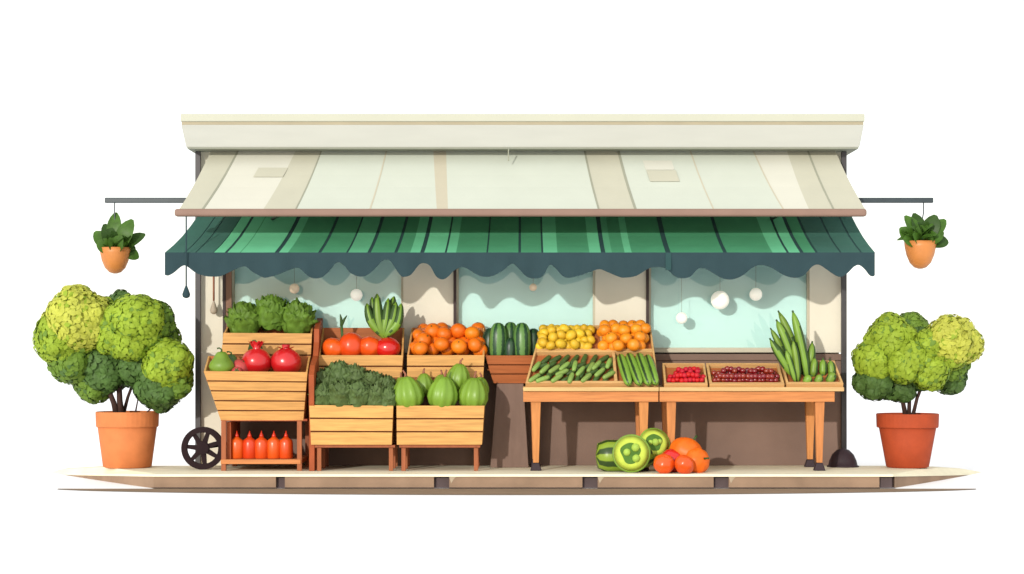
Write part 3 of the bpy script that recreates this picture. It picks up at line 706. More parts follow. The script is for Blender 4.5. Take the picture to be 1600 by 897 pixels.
solo(m, 'loose_leaf', 'stem', 'pointed olive leaf standing behind the crowned pomegranate', 'leaf', smooth=True)

def lettuce(name, c, r, mt, label, cat, group=None, n=22, sq=1.0, ribs=True):
    t = thing(name, label, cat, c - Vector((0, 0, r * sq)), group)
    m = MB(); m.ball(c, (r * .72, r * .72, r * .72 * sq), 18, 12, 0, .2, 3, c.x * 9)
    rng = random.Random(int(c.x * 1000)); o = len(m.v)
    for i in range(n):
        a = i * 2.39996; e = math.asin(max(-.6, min(.96, -.45 + 1.4 * (i + .5) / n)))
        d = Vector((math.cos(a) * math.cos(e), math.sin(a) * math.cos(e), math.sin(e)))
        upv = Vector((0, 0, 1)); sd = d.cross(upv)
        sd = sd.normalized() if sd.length > .1 else Vector((1, 0, 0)); tv = sd.cross(d).normalized()
        nu, nv = 14, 9; vs = []; L = r * rng.uniform(.85, 1.15); Wd = r * rng.uniform(.55, .75); ph = rng.uniform(0, 6)
        for iu in range(nu + 1):
            for iv in range(nv + 1):
                u = iu / nu * 2 - 1; v = iv / nv
                wv = Wd * (math.sin(math.pi * (v * .75 + .15))) ** .6
                p = c + Vector((d.x, d.y, d.z * sq)) * r * .62 + sd * (u * wv) + tv * (L * (v - .55)) + d * (r * .3 * (1 - u * u * .9) * (1 - (v - .5) ** 2) )
                rf_ = (abs(u) ** 2 + v ** 4) * .5
                p += d * (math.sin(u * 10 + ph) * .12 * r * rf_ + math.sin(v * 15 + ph) * .08 * r * rf_ + r * .28 * v ** 3) + tv * (math.sin(u * 8 + ph * 2) * .07 * r * v ** 3)
                p += Vector((noise.noise(p * 14), noise.noise(p * 14 + Vector((5, 0, 0))), noise.noise(p * 14 + Vector((0, 9, 0))))) * r * .1
                vs.append(p)
        fs = [(iu * (nv + 1) + iv, (iu + 1) * (nv + 1) + iv, (iu + 1) * (nv + 1) + iv + 1, iu * (nv + 1) + iv + 1) for iu in range(nu) for iv in range(nv)]
        m.add(vs, fs)
    m.build('leaves', mt, t, smooth=True)
    return t
for px, py, r, Y, lb in [(381, 503, 27, -.33, 'lower lettuce nearest the wall end in the upper stand crate'), (424, 493, 27, -.32, 'tallest green lettuce in the middle of the upper stand crate'), (464, 501, 27, -.33, 'green lettuce beside the rust side board in the upper stand crate')]:
    lettuce('lettuce', P(px, py, Y), r * (DIST + Y) / FPX, 'lett', lb, 'lettuce', 'lettuces in the upper stand crate')

def bottle(px, label, s=1):
    Y = -.78; z0 = Z(718, -.95) + .001; c = Vector((X(px, Y), Y, z0)); h = (Z(673, Y) - z0)
    t = thing('sauce_bottle', label, 'bottle', c, 'orange bottles on the stand shelf')
    m = MB(); r = .066 * s
    m.lathe([(r * .9, 0), (r, .008), (r, h * .55), (r * .9, h * .66), (r * .45, h * .74), (r * .3, h * .78)], c, 22); m.build('bottle_body', 'bottle', t, smooth=True)
    m = MB(); m.lathe([(r * .34, h * .775), (r * .3, h * .84), (r * .12, h * .92), (r * .07, h)], c, 14); m.build('spout', 'bottlecap', t, smooth=True)
for px, lb in [(370, 'orange squeeze bottle nearest the wheel on the stand shelf'), (390, 'second orange bottle from the wheel on the stand shelf'), (408.5, 'middle one of five orange bottles on the stand shelf'), (428, 'second orange bottle from the rust side board'), (447, 'orange squeeze bottle nearest the rust side board on the stand shelf')]: bottle(px, lb)

# --- tiered stands and the four middle crates
def tier(xa, xb, label):
    Yf, Yb = -.98, -.22; x0, x1 = X(xa, Yf), X(xb, Yf)
    t = thing('tiered_stand', label, 'display stand', ((x0 + x1) / 2, -.6, PZ), 'low stands under the crates')
    zl = Z(695.5, -1.0); zu = Z(590.5, -.55)
    m = MB(); m.box(x0 - .02, x1 + .02, Yf, -.5, zl - .025, zl - .001); m.build('lower_shelf', 'dleg', t, bev=.003)
    m = MB(); m.box(x0 - .02, x1 + .02, -.56, -.12, zu - .025, zu - .001); m.build('upper_shelf', 'dleg', t, bev=.003)
    for x in (x0, x1 - .04):
        m = MB(); m.box(x, x + .04, Yf + .02, Yf + .06, PZ, zl - .026); m.build('leg', 'dleg', t, bev=.003)
        m = MB(); m.box(x, x + .04, Yb, Yb + .04, PZ, zu - .026); m.build('leg', 'dleg', t, bev=.003)
        m = MB(); m.box(x, x + .04, -.56, -.52, PZ, zu - .026); m.build('leg', 'dleg', t, bev=.003)
tier(495, 614, 'low wooden stand under the crates of dark kale and red tomatoes')
tier(627, 747, 'low wooden stand under the crates of ribbed gourds and oranges')
ca, ap, an = crate('slatted_crate', (P(497, 555, -.55), P(630, 555, -.55)), (P(495, 590, -.55), P(627, 590, -.55)), (P(504, 512, -.15), P(632, 512, -.15)), 2, 'tilted crate of orange red tomatoes behind the dark kale', .12)
cb, bp, bn = crate('slatted_crate', (P(636, 555, -.55), P(757, 555, -.55)), (P(636, 590, -.55), P(755, 590, -.55)), (P(643, 512, -.15), P(757, 512, -.15)), 2, 'tilted crate heaped with oranges behind the ribbed gourds', .12)
cc, cp, cn = crate('slatted_crate', (P(483, 633, -1.0), P(614.5, 634, -1.0)), (P(486, 695, -1.0), P(612, 695, -1.0)), (P(488, 631, -.57), P(617, 632, -.57)), 3, 'low crate overflowing with dark green kale', .15)
cd, dp, dn_ = crate('slatted_crate', (P(619.5, 634, -1.0), P(757, 634, -1.0)), (P(620, 695, -1.0), P(753, 695, -1.0)), (P(622, 632, -.57), P(758, 632, -.57)), 3, 'low crate of ribbed light green gourds', .15)

KALE = 'dark kale heads in the low crate'
for i, (px, py, r, Y) in enumerate([(509, 604, 24, -.72), (529, 595, 26, -.7), (553, 597, 23, -.7), (579, 605, 23, -.7), (603, 611, 20, -.72), (504, 621, 19, -.9), (532, 619, 21, -.92), (560, 620, 21, -.92), (588, 622, 20, -.9), (606, 624, 16, -.92)]):
    lb = ['dark kale head at the back of its crate beside the rust side board', 'tallest dark kale head in its crate', 'dark kale head just past the tallest one at the back', 'dark kale head at the back below the red radish', 'dark kale head at the back beside the ribbed gourds',
          'front kale head at the rust board end of its crate', 'front kale head below the tallest kale head', 'front kale head at the middle of its crate', 'front kale head second from the gourds', 'small front kale head touching the gourd crate'][i]
    lettuce('kale_head', P(px, py, Y), r * (DIST + Y) / FPX, 'kale', lb, 'kale', KALE, 20)

def gourd(px, rbot, h, w, Y, label, tilt=(0, 0)):
    k = (DIST + Y) / FPX; c = P(px, rbot, Y); h *= k; w *= k
    t = thing('ribbed_gourd', label, 'gourd', c, 'ribbed gourds in the low crate')
    rot = Matrix.Rotation(tilt[1], 3, 'Y') @ Matrix.Rotation(tilt[0], 3, 'X') @ Matrix.Rotation(px, 3, 'Z')
    m = MB(); m.lathe([(.02, 0), (w * .25, h * .02), (w * .42, h * .14), (w * .5, h * .34), (w * .48, h * .52), (w * .4, h * .7), (w * .27, h * .86), (w * .15, h * .95), (.02, h * .96)], c, 40, 0, 10, .13, rot); m.build('flesh', 'gourd', t, smooth=True)
    m = MB(); m.tube([c + rot @ Vector((0, 0, h * .93)), c + rot @ Vector((.005, 0, h * 1.04)), c + rot @ Vector((-.015, 0, h * 1.16))], [.018, .01, .008], 7); m.build('stem', 'cordb', t, smooth=True)
gourd(641, 640, 54, 48, -.9, 'ribbed gourd at the front beside the dark kale', (0, -.15))
gourd(689, 640, 54, 48, -.9, 'big ribbed gourd at the front of the middle of its crate', (0, .12))
gourd(737, 640, 52, 46, -.88, 'ribbed gourd at the front at the table end of its crate', (0, .1))
gourd(713, 612, 46, 38, -.72, 'topmost ribbed gourd with its stem up', (.1, .15))
gourd(664, 620, 38, 30, -.7, 'small ribbed gourd half hidden between two front gourds', (0, -.05))
gourd(748, 622, 34, 30, -.68, 'gourd almost hidden behind the table end gourd', (0, .1))
gourd(630, 622, 34, 30, -.66, 'gourd almost hidden behind the kale end gourd', (0, -.1))
gourd(690, 618, 34, 30, -.66, 'gourd in the dark at the back, under the topmost gourd', (0, 0))

# tomatoes, stalk and radish in crate A
TOMS = 'large tomatoes in the tilted crate'
RO = fruit_kind('large_tomato', sph(12, .9), 'redor', 'orange red tomato', 'tomato', 7, .07, None, 30)
def on(px, py, p0, n, h): return onplane(px, py, p0 + n * h, n)
RO.put(on(521, 545, ap, an, .1), face_rot(an), .115, 'plain orange red tomato beside the rust side board in the tilted crate', TOMS)
RO.put(on(578, 543, ap, an, .11), face_rot(an), .118, 'orange red tomato beside the leafy radish', TOMS)
c = on(549, 541, ap, an, .12)
t = thing('stalked_tomato', 'tall orange red tomato with a forked green stalk', 'tomato', c, TOMS)
m = MB(); m.lathe([(r * .125, z * .135) for r, z in sph(12, 1)], c, 30, 0, 7, .06); m.build('flesh', 'redor', t, smooth=True)
sb = P(534, 533, c.y + .02); m = MB(); m.tube([c + Vector((-.03, 0, .1)), P(535, 527, c.y), P(533.5, 508, c.y)], [.02, .014, .014], 8)
m.tube([P(533.5, 510, c.y), P(533, 498, c.y), P(531.5, 491, c.y)], [.014, .013, .004], 8); m.tube([P(533.5, 509, c.y), P(538, 499, c.y), P(542, 493, c.y)], [.014, .012, .004], 8); m.build('stalk', 'stem', t, smooth=True)
c = on(606, 544, ap, an, .11)
t = thing('leafy_radish', 'round red radish with a fan of fat striped green leaf stalks', 'radish', c)
m = MB(); m.lathe([(r * .125, z * .12) for r, z in sph(12, .9)], c, 30); m.build('root', 'tomato', t, smooth=True)
bs = c + Vector((-.02, 0, .09))
for i, (pts_, wd) in enumerate([([(594, 520), (579, 500), (573, 474)], 15), ([(597, 520), (591, 495), (589, 459)], 17), ([(600, 520), (603, 500), (607, 466)], 16), ([(603, 521), (613, 500), (619, 472)], 15), ([(605, 522), (621, 505), (627, 474)], 15), ([(601, 520), (609, 490), (616, 463)], 15), ([(596, 520), (585, 490), (581, 464)], 13)]):
    yy = c.y - .02 + (.07 if i > 4 else 0); q = [bs] + [P(a, b, yy) for a, b in pts_]
    cur = []
    for j in range(13):
        u = j / 12 * 3; s = min(2, int(u)); f = u - s
        a0_, a1_, a2_, a3_ = q[max(s - 1, 0)], q[s], q[s + 1], q[min(s + 2, 3)]
        cur.append(.5 * (2 * a1_ + (a2_ - a0_) * f + (2 * a0_ - 5 * a1_ + 4 * a2_ - a3_) * f * f + (3 * a1_ - a0_ - 3 * a2_ + a3_) * f ** 3))
    k = (DIST + yy) / FPX * wd / 2
    prf = [.35, .4, .48, .6, .74, .86, .95, 1, 1, .95, .82, .58, .12]
    # two tone stalk: pale midrib strip set on a dark blade
    m = MB(); m.tube(cur, [k * x for x in prf], 12); o = m.build('leaf_stalk', ['zlight', 'zdark'] if False else ['pod_pale', 'pod_dark'] if False else 'pear', t, smooth=True)
    me = o.data; me.materials.append(M['stem'])
    for p_ in me.polygons:
        ctr = p_.center + WL[o.name]
        jn = min(range(13), key=lambda jj: (cur[jj] - ctr).length)
        if abs((ctr - cur[jn]).x) > .42 * k * prf[jn] and jn > 1: p_.material_index = 1

# --- oranges in crate B
def heap(kind, plist, p0, n, k_r, label, group, h0=None, tilt=.6):
    for px, py, r, lay in plist:
        rr = r * 19.5 / FPX; kind.put(on(px, py, p0, n, rr * (.95 + lay * 1.2)), face_rot(n, tilt=tilt), rr * k_r, label, group)
OR = ORANGE('orange', 'orange_fruit', 'orange')
lst = []
for row, (py, x0, x1, k) in enumerate([(547, 649, 749, 5), (536, 655, 748, 5), (524, 653, 747, 5), (516, 662, 745, 4)]):
    for i in range(k): lst.append((x0 + (x1 - x0) * i / (k - 1) + random.uniform(-2, 2), py + random.uniform(-2, 2), random.uniform(11, 12.5), 0))
lst += [(676, 517, 13, 1), (662, 531, 12.5, 1), (694, 522, 12.5, 1), (690, 538, 12.5, 1), (716, 517, 13, 1), (738, 521, 12.5, 1), (717, 541, 12.5, 1), (742, 539, 12, 1), (657, 544, 12, 1)]
heap(OR, lst[:19], bp, bn, 1, 'orange in the lower layer of the tilted crate behind the gourds', 'oranges in the lower layer of the tilted crate')
names = ['topmost orange of the tilted crate heap', 'orange on the heap just below the topmost one, by the red crate', 'orange on the heap right beside the topmost one', 'orange in the middle of the upper layer of the crate heap', 'high orange on the heap under the middle window', 'high orange on the heap nearest the dark melons',
         'front upper orange of the heap, above the topmost gourd', 'front upper orange of the heap nearest the melon basket', 'front upper orange of the heap nearest the tomato crate']
for p_, lb in zip(lst[19:], names): heap(OR, [p_], bp, bn, 1, lb, 'oranges on top of the tilted crate heap')

# --- melon basket on a pedestal
ce, ep, en = crate('tapered_basket', (P(758, 556, -.5), P(838, 556, -.5)), (P(771, 599, -.42), P(826, 599, -.42)), (P(762, 545, -.16), P(836, 545, -.16)), 3, 'tapered brown basket of dark striped melons', .14, ('woodin', 'woodin'))
m = MB(); zp = Z(599, -.42) - .002
m.hexa([(X(766, -.42), -.42, PZ), (X(826, -.42), -.42, PZ), (X(826, -.42), -.14, PZ), (X(766, -.42), -.14, PZ)], [(X(776, -.42), -.42, zp), (X(818, -.42), -.42, zp), (X(818, -.42), -.14, zp), (X(776, -.42), -.14, zp)])
solo(m, 'basket_pedestal', 'ped', 'taupe tapered pedestal under the melon basket', 'pedestal', bev=.006)
MEL = fruit_kind('striped_melon', [(.05, -1), (.18, -.97), (.32, -.85), (.42, -.55), (.46, -.1), (.45, .35), (.38, .7), (.24, .92), (.1, .99), (.03, .97)], 'melon', 'melon', 'melon', extra=None)
MED = fruit_kind('dark_melon', [(.05, -1), (.18, -.97), (.32, -.85), (.42, -.55), (.46, -.1), (.45, .35), (.38, .7), (.24, .92), (.1, .99), (.03, .97)], 'melond', 'melon', 'melon', extra=None)
MG = 'long melons standing in the basket'
for kd, px, py, h, Y, lb in [(MEL, 778, 535, 31, -.4, 'striped melon standing nearest the oranges'), (MEL, 816, 535, 31, -.4, 'striped melon standing nearest the yellow potatoes'), (MEL, 797, 532, 29, -.28, 'striped melon standing behind two others in the middle of the basket'),
                         (MED, 765, 540, 28, -.26, 'dark green melon at the back beside the oranges'), (MED, 834, 540, 27, -.3, 'dark green melon at the back beside the yellow potatoes'), (MED, 797, 548, 20, -.42, 'short dark melon low between the two front melons')]:
    kd.put(P(px, py, Y), (random.uniform(-.08, .08), random.uniform(-.06, .06), random.uniform(0, 6)), h * (DIST + Y) / FPX, lb, MG)

# ------------------------------------------------------------------ tables
def table(pa, pb, pa2, pb2, legs, label):
    Yf, Yb = -1.0, -.2; t = thing('wooden_table', label, 'table', (X((pa + pb) / 2, Yf), -.6, PZ), 'trestle tables in front of the shop')
    z1, z0, za = Z(605, Yf), Z(611.5, Yf), Z(628, Yf)
    m = MB(); m.box(X(pa, Yf), X(pb, Yf), Yf, Yb, z0, z1); m.build('tabletop', 'tabtop', t, bev=.005)
    m = MB(); m.box(X(pa2, Yf), X(pb2, Yf), Yf + .03, Yf + .055, za, z0 - .001); m.build('apron', 'table', t, bev=.003)
    m = MB(); m.box(X(pa2, Yf), X(pb2, Yf), Yb - .055, Yb - .03, za, z0 - .001); m.build('apron', 'table', t, bev=.003)
    for px in legs:
        for Y in (Yf + .1, Yb - .1):
            x = X(px, Yf + .06); a, b = .048, .027; zf_ = PZ + .075
            m = MB(); m.hexa([(x - b, Y - b, zf_), (x + b, Y - b, zf_), (x + b, Y + b, zf_), (x - b, Y + b, zf_)], [(x - a, Y - a, z0 - .002), (x + a, Y - a, z0 - .002), (x + a, Y + a, z0 - .002), (x - a, Y + a, z0 - .002)])
            lg = m.build('leg', 'leg', t, bev=.004)
            m = MB(); m.hexa([(x - .055, Y - .05, PZ), (x + .055, Y - .05, PZ), (x + .055, Y + .05, PZ), (x - .055, Y + .05, PZ)], [(x - .03, Y - .03, zf_ - .001), (x + .03, Y - .03, zf_ - .001), (x + .03, Y + .03, zf_ - .001), (x - .03, Y + .03, zf_ - .001)])
            m.build('foot', 'foot', lg, bev=.008)  # dark block below the leg stands in for its shadow on the paving
table(817.5, 1029.5, 817.5, 1029, [837.5, 1006], 'table carrying the sloping display with cucumbers and oranges')
table(1030.5, 1319, 1031, 1305, [1049, 1281], 'table carrying the berry trays and long cucumbers')

def tray(name, F, B, label, cat, dep=.055, rails=(), divs=(), wl=.03, zb=None):
    """sloping open tray: F, B are front and back corner pairs of its rim plane"""
    fl, fr, bl, br_ = F[0], F[1], B[0], B[1]
    t = thing(name, label, cat, (fl + fr) / 2)
    n = (fr - fl).cross(bl - fl).normalized()
    if n.z < 0: n = -n
    zb = (Z(605, -1.0) + .001) if zb is None else zb
    def pt(u, v, h=0): return (fl.lerp(fr, u)).lerp(bl.lerp(br_, u), v) + n * h
    def bar(name, a, b, wd, c, d, mt='woodl', dd=None):
        dd = dep if dd is None else dd
        m = MB(); q = [pt(*a), pt(*b), pt(*d), pt(*c)]; m.slab(q, -n, dd); return m.build(name, mt, t, bev=.004)
    Wd = (fr - fl).length; Dp = (bl - fl).length; wu = wl / Wd; wv = wl / Dp
    bar('front_rail', (0, 0), (1, 0), 0, (0, wv), (1, wv))
    bar('back_rail', (0, 1 - wv * .6), (1, 1 - wv * .6), 0, (0, 1), (1, 1))
    for a, b in ((0, wu * .7), (1 - wu * .7, 1)): bar('side_rail', (a, wv + .002), (b, wv + .002), 0, (a, 1 - wv * .6 - .002), (b, 1 - wv * .6 - .002))
    for v0, v1 in rails: bar('middle_rail', (wu * .7, v0), (1 - wu * .7, v0), 0, (wu * .7, v1), (1 - wu * .7, v1))
    for (u0, v0, u1, v1, ww) in divs: bar('divider', (u0 - ww, v0), (u0 + ww, v0), 0, (u1 - ww, v1), (u1 + ww, v1))
    m = MB(); m.slab([pt(wu * .7, wv, -dep + .012), pt(1 - wu * .7, wv, -dep + .012), pt(1 - wu * .7, 1 - wv, -dep + .012), pt(wu * .7, 1 - wv, -dep + .012)], -n, .01); m.build('bottom_board', 'woodin', t)
    m = MB(); a, b, c, d = pt(0, .01, -dep), pt(1, .01, -dep), pt(1, .99, -dep), pt(0, .99, -dep)
    m.hexa([Vector((p.x, p.y, zb)) for p in (a, b, c, d)], [Vector((p.x, p.y, max(zb + .004, p.z))) for p in (a, b, c, d)]); m.build('wedge_base', 'wood', t, bev=.003)
    return t, pt(.5, .5, -dep + .012), n, pt
YF = -.97
tz = .02
case, qp, qn, qpt = tray('display_case', (P(821, 598, YF), P(1029, 598, YF)), (P(846, 508, -.28), P(1017, 508, -.28)), 'sloping wooden display case with four compartments of produce', 'display case', .06,
                 [(.53, .585)], [(.68, .04, .66, .528, .012), (.57, .59, .535, .98, .012)], .03)
t1, r1p, r1n, _ = tray('produce_tray', (P(1038, 600, YF), P(1106, 600, YF)), (P(1035, 567, -.6), P(1101, 567, -.6)), 'small sloping tray of bright red berries', 'tray', .05, wl=.03)
t2, r2p, r2n, _ = tray('produce_tray', (P(1109, 600, YF), P(1226, 600, YF)), (P(1103, 567, -.6), P(1217, 567, -.6)), 'wide sloping tray of dark red cherries', 'tray', .05, wl=.036)
t3, r3p, r3n, _ = tray('produce_tray', (P(1229, 599, YF), P(1318, 599, YF)), (P(1220, 563, -.6), P(1304, 563, -.6)), 'sloping tray at the table end holding long cucumbers', 'tray', .05, wl=.03)

POT = fruit_kind('yellow_potato', [(.03, -1), (.3, -.95), (.62, -.7), (.8, -.3), (.84, .1), (.74, .5), (.5, .84), (.22, .97), (.03, 1)], 'lemon', 'potato', 'potato', 5, .05)
base = [(845 + 10.5 * i + (5 if j % 2 else 0), 541 - 9 * j, 8, 0) for j in range(4) for i in range(9) if 845 + 10.5 * i + 5 < 932]
top = [(848, 535, 9, .8), (860, 540, 8, .8), (864, 528, 9.5, .8), (877, 524, 9.5, .8), (876, 537, 9, .8), (892, 524, 9.5, .9), (905, 521, 9, .8), (898, 538, 8.5, .8), (850, 520, 9, .8), (862, 517, 9, 1), (882, 514, 9, 1), (874, 516, 8, 1), (848, 527, 8, .8)]
def scat(lst, j=1.2): return [(a + random.uniform(-j, j), b + random.uniform(-j, j), r, l) for a, b, r, l in lst]
heap(POT, scat(base), qp, qn, 1, 'yellow potato in the bottom layer of its display compartment', 'yellow potatoes in the bottom layer', tilt=1.4)
heap(POT, top, qp, qn, 1, 'yellow potato on top of the heap beside the melon basket', 'yellow potatoes on top of the heap', tilt=1.4)
TG = ORANGE('tang', 'tangerine', 'tangerine')
base = [(944 + 14 * i + (6 if j % 2 else 0) - j * 1.5, 540 - 10.5 * j, 9.5, 0) for j in range(4) for i in range(6) if 944 + 14 * i < 1012 - j * 1.2]
top = [(945, 516, 10.5, .9), (962, 514, 10, .9), (975, 516, 10.5, .9), (994, 515, 10, .9), (1008, 513, 9.5, .9), (955, 528, 10, .9), (978, 529, 10, .9), (1000, 526, 10, .9), (966, 540, 9.5, .8), (990, 539, 10, .8)]
heap(TG, scat(base), qp, qn, 1, 'tangerine in the bottom layer of the display compartment', 'tangerines in the bottom layer')
heap(TG, top, qp, qn, 1, 'tangerine on top of the heap in the display case corner', 'tangerines on top of the heap')

CU = fruit_kind('gherkin', [(r * 1.1, z) for r, z in cucprof], 'cuke', 'gherkin', 'gherkin', seg=16)
CUD = fruit_kind('dark_gherkin', [(r * 1.1, z) for r, z in cucprof], 'cuked', 'dark gherkin', 'gherkin', seg=16)
def lie(kind, px, py, ln, ang, p0, n, lay, label, group, wf=1.0):
    s = ln / 2 * 19.3 / FPX; pos = on(px, py, p0, n, s * .3 * wf + lay)
    xax = Vector((1, 0, 0)); vax = n.cross(xax).normalized()
    d = (xax * math.cos(ang) + vax * math.sin(ang)).normalized()
    q = d.to_track_quat('Z', 'Y'); kind.put(pos, q.to_euler(), (s * wf, s * wf, s), label, group)
for j in range(4):
    for i in range(8): lie(CUD, 842 + 15 * i + (j % 2) * 6 + j * 1.5, 592 - 10 * j + random.uniform(-1, 1), 25, random.uniform(.4, 1.3), qp, qn, 0, 'dark gherkin at the bottom of the long display compartment', 'dark gherkins at the bottom')
for a, b, an_ in [(490, 465, 1.1), (555, 485, .95), (630, 485, .8), (690, 512, .6), (790, 460, 1.4), (835, 500, 1.05), (915, 470, 1.15), (985, 510, .9), (1055, 530, .7), (1055, 440, 1.3), (475, 553, .8), (540, 562, .5), (760, 553, 1.3), (880, 552, .9), (650, 555, .8), (960, 455, 1), (710, 462, .9)]:
    lie(CU, 740 + a / 5, 480 + b / 5, 24, an_, qp, qn, .035, 'pale gherkin on top of the dark gherkins in the display case', 'pale gherkins on top')
ZK = fruit_kind('striped_courgette', [(r * .8, z) for r, z in cucprof], 'zuked', 'courgette', 'courgette', seg=24)
for i, (px, py, ln, an_, lb) in enumerate([(976, 578, 58, 1.72, 'bold striped courgette beside the gherkins'), (991, 577, 60, 1.76, 'bold striped courgette second from the gherkins'), (1006, 577, 60, 1.74, 'bold striped courgette second from the berry tray'), (1018, 578, 56, 1.72, 'bold striped courgette nearest the berry tray')]):
    lie(ZK, px, py, ln * 1.25, an_, qp, qn, 0.01, lb, 'striped courgettes in the display case', .92)

BE = fruit_kind('red_berry', sph(8, .95), 'berry', 'berry', 'berry', seg=14)
CH = fruit_kind('dark_cherry', sph(8, .95), 'cherry', 'cherry', 'cherry', seg=14)
bl_ = []
for j in range(4):
    for i in range(9): 
        if 5 * j // 3 <= i * 1.3 + 1 and i < 9 - j // 2: bl_.append((1046 + 6.3 * i - j * .8 + (j % 2) * 3, 594 - 5.5 * j, 4.4, .2 + .5 * (1 - abs(i - 4) / 4)))
heap(BE, scat(bl_, .8) + scat([(1060 + 6 * i, 577 + (i % 2) * 4, 4.6, 1.6) for i in range(6)] + [(1058 + 6 * i, 586, 4.5, 1.7) for i in range(6)], .8), r1p, r1n, 1, 'bright red berry in the small tray', 'bright red berries in the small tray')
bl_ = []
for j in range(4):
    for i in range(16):
        if not (j == 3 and i in (0, 1, 7, 14, 15)): bl_.append((1117 + 6.3 * i - j * .6 + (j % 2) * 3, 594 - 5.2 * j, 4.4, .2))
heap(CH, scat(bl_, .8) + scat([(1130 + 6.2 * i, 580 - (3 if i in (1, 2, 4, 9, 10) else 0), 4.6, 1.5) for i in range(13) if i not in (6,)] + [(1125 + 6.2 * i, 588, 4.6, 1.4) for i in range(14)], .8), r2p, r2n, 1, 'dark red cherry in the wide tray', 'dark red cherries in the wide tray')

# --- long cucumbers standing in the end tray
def pod(pts_, wd, Y, label, group='long cucumbers in the end tray'):
    q = [P(a, b, Y + c) for a, b, c in pts_]; n = 14; k = (DIST + Y) / FPX * wd / 2
    a0_, a2_ = q[0], q[-1]; ax = (a2_ - a0_); ln = ax.length; L = []
    for i in range(n + 1):
        u = i / n; L.append(q[0] * (1 - u) ** 2 + q[1] * 2 * u * (1 - u) + q[2] * u * u)
    prf = [.25, .6, .8, .92, 1, 1, 1, 1, 1, .98, .95, .88, .76, .55, .2]
    t = thing('long_cucumber', label, 'cucumber', q[0], group)
    m = MB(); m.tube(L, [k * x for x in prf], 16); o = m.build('skin', 'pear', t, smooth=True)
    o.data.materials.append(M['stem'])
    for p_ in o.data.polygons:
        ctr = p_.center + WL[o.name]; jn = min(range(n + 1), key=lambda jj: (L[jj] - ctr).length)
        if (ctr - L[jn]).x > .36 * k * prf[jn] or (ctr - L[jn]).x < -.86 * k * prf[jn]: p_.material_index = 1
    m = MB(); tip = L[-1]; dr = (L[-1] - L[-2]).normalized(); m.tube([tip - dr * .005, tip + dr * .018], [k * .25, k * .2], 7); m.build('stem', 'stem', t, smooth=True)
pod([(1262, 596, 0), (1254, 540, 0), (1239, 488, .02)], 15, -.8, 'tallest long cucumber in the end tray')
pod([(1254, 590, .02), (1240, 530, .03), (1217, 488, .05)], 13, -.76, 'long cucumber rising just behind the tallest one')
pod([(1245, 585, 0), (1229, 530, 0), (1214, 502, .02)], 14, -.84, 'third highest long cucumber, below the two tallest tips')
pod([(1241, 580, .03), (1222, 545, .03), (1205, 515, .05)], 11, -.76, 'thin long cucumber leaning out below the window lamps')
pod([(1240, 588, 0), (1222, 562, 0), (1204, 531, 0)], 14, -.87, 'lowest tipped long cucumber leaning over the cherries')
pod([(1243, 598, 0), (1236, 570, 0), (1228, 548, 0)], 10, -.9, 'short slim cucumber in front of the leaning bundle')
pod([(1247, 598, 0), (1246, 565, 0), (1239, 533, 0)], 12, -.87, 'upright cucumber in front of the tallest one')
pod([(1262, 588, 0), (1268, 562, 0), (1269, 536, .02)], 14, -.72, 'stubby upright cucumber beside the cut of the window edge')
pod([(1270, 590, 0), (1272, 575, 0), (1273, 560, .02)], 13, -.78, 'short plump cucumber beside the tall bundle')
pod([(1286, 588, 0), (1286, 575, 0), (1286, 562, .02)], 13, -.76, 'short plump cucumber in the middle of the end tray')
pod([(1300, 592, 0), (1300, 575, 0), (1297, 564, .02)], 13, -.74, 'short cucumber at the table end of the tray')
pod([(1258, 600, 0), (1262, 592, -.02), (1267, 588, -.02)], 14, -.9, 'round ended cucumber lying at the front foot of the bundle')
pod([(1276, 600, 0), (1279, 592, -.02), (1284, 587, -.02)], 13, -.9, 'small cucumber lying at the front in the middle of the end tray')
pod([(1294, 600, 0), (1299, 590, -.02), (1303, 582, -.02)], 15, -.88, 'plump cucumber lying at the front end of the tray')
m = None

# ------------------------------------------------------------------ produce on the pavement
YP = -1.12
kP = (DIST + YP) / FPX
c = Vector((X(975, YP), YP, PZ + .145))
m = MB(); rot = Matrix.Rotation(R(-8), 3, 'Z') @ Matrix.Rotation(R(-90), 3, 'Y')
m.lathe([(.02, -.28), (.06, -.27), (.11, -.22), (.14, -.12), (.15, 0), (.15, .18), (.12, .26), (.02, .28)], (0, 0, 0), 36)
o = tag(m.build('striped_marrow', 'zuke', loc=(0, 0, 0), smooth=True), 'striped marrow lying on the pavement behind the cut round one', 'marrow'); o.location = c + Vector((.02, .12, 0)); o.rotation_euler = (0, R(-90), R(6))
def cutmarrow(c, r, ln, yaw, pitch, label, seeds, extra):
    rot = Euler((R(90) + pitch, 0, yaw)).to_matrix()
    t = thing('cut_marrow', label, 'marrow', c - Vector((0, 0, r)))
    m = MB(); m.lathe([(r * .3, -ln), (r * .7, -ln * .9), (r * .95, -ln * .5), (r, -.02), (r, 0), (r * .93, .003)], c, 36, 0, 0, 0, rot); m.build('skin', 'gourd', t, smooth=True)
    f = lambda x, y, z: c + rot @ Vector((x, y, z))
    m = MB(); m.lathe([(r * .93, .004), (r * .6, .012), (.01, .012)], c, 36, 0, 0, 0, rot); m.build('cut_face', 'cut', t, smooth=True)
    m = MB(); pl = [(math.cos(a) * r * .5 * (1 + .18 * math.sin(a * 3)) - r * .04, math.sin(a) * r * .56) for a in (2 * math.pi * i / 28 for i in range(28))]
    m.add([f(x, y, .0145) for x, y in pl], [tuple(range(28))]); m.build('seed_hollow', 'cutd', t)
    for sx, sy, sr in seeds:
        m = MB(); m.ball(f(sx * r, sy * r, .016), (sr * r, sr * r, sr * r), 16, 8, rot=None); m.build('seed_pulp', 'seed', t, smooth=True)
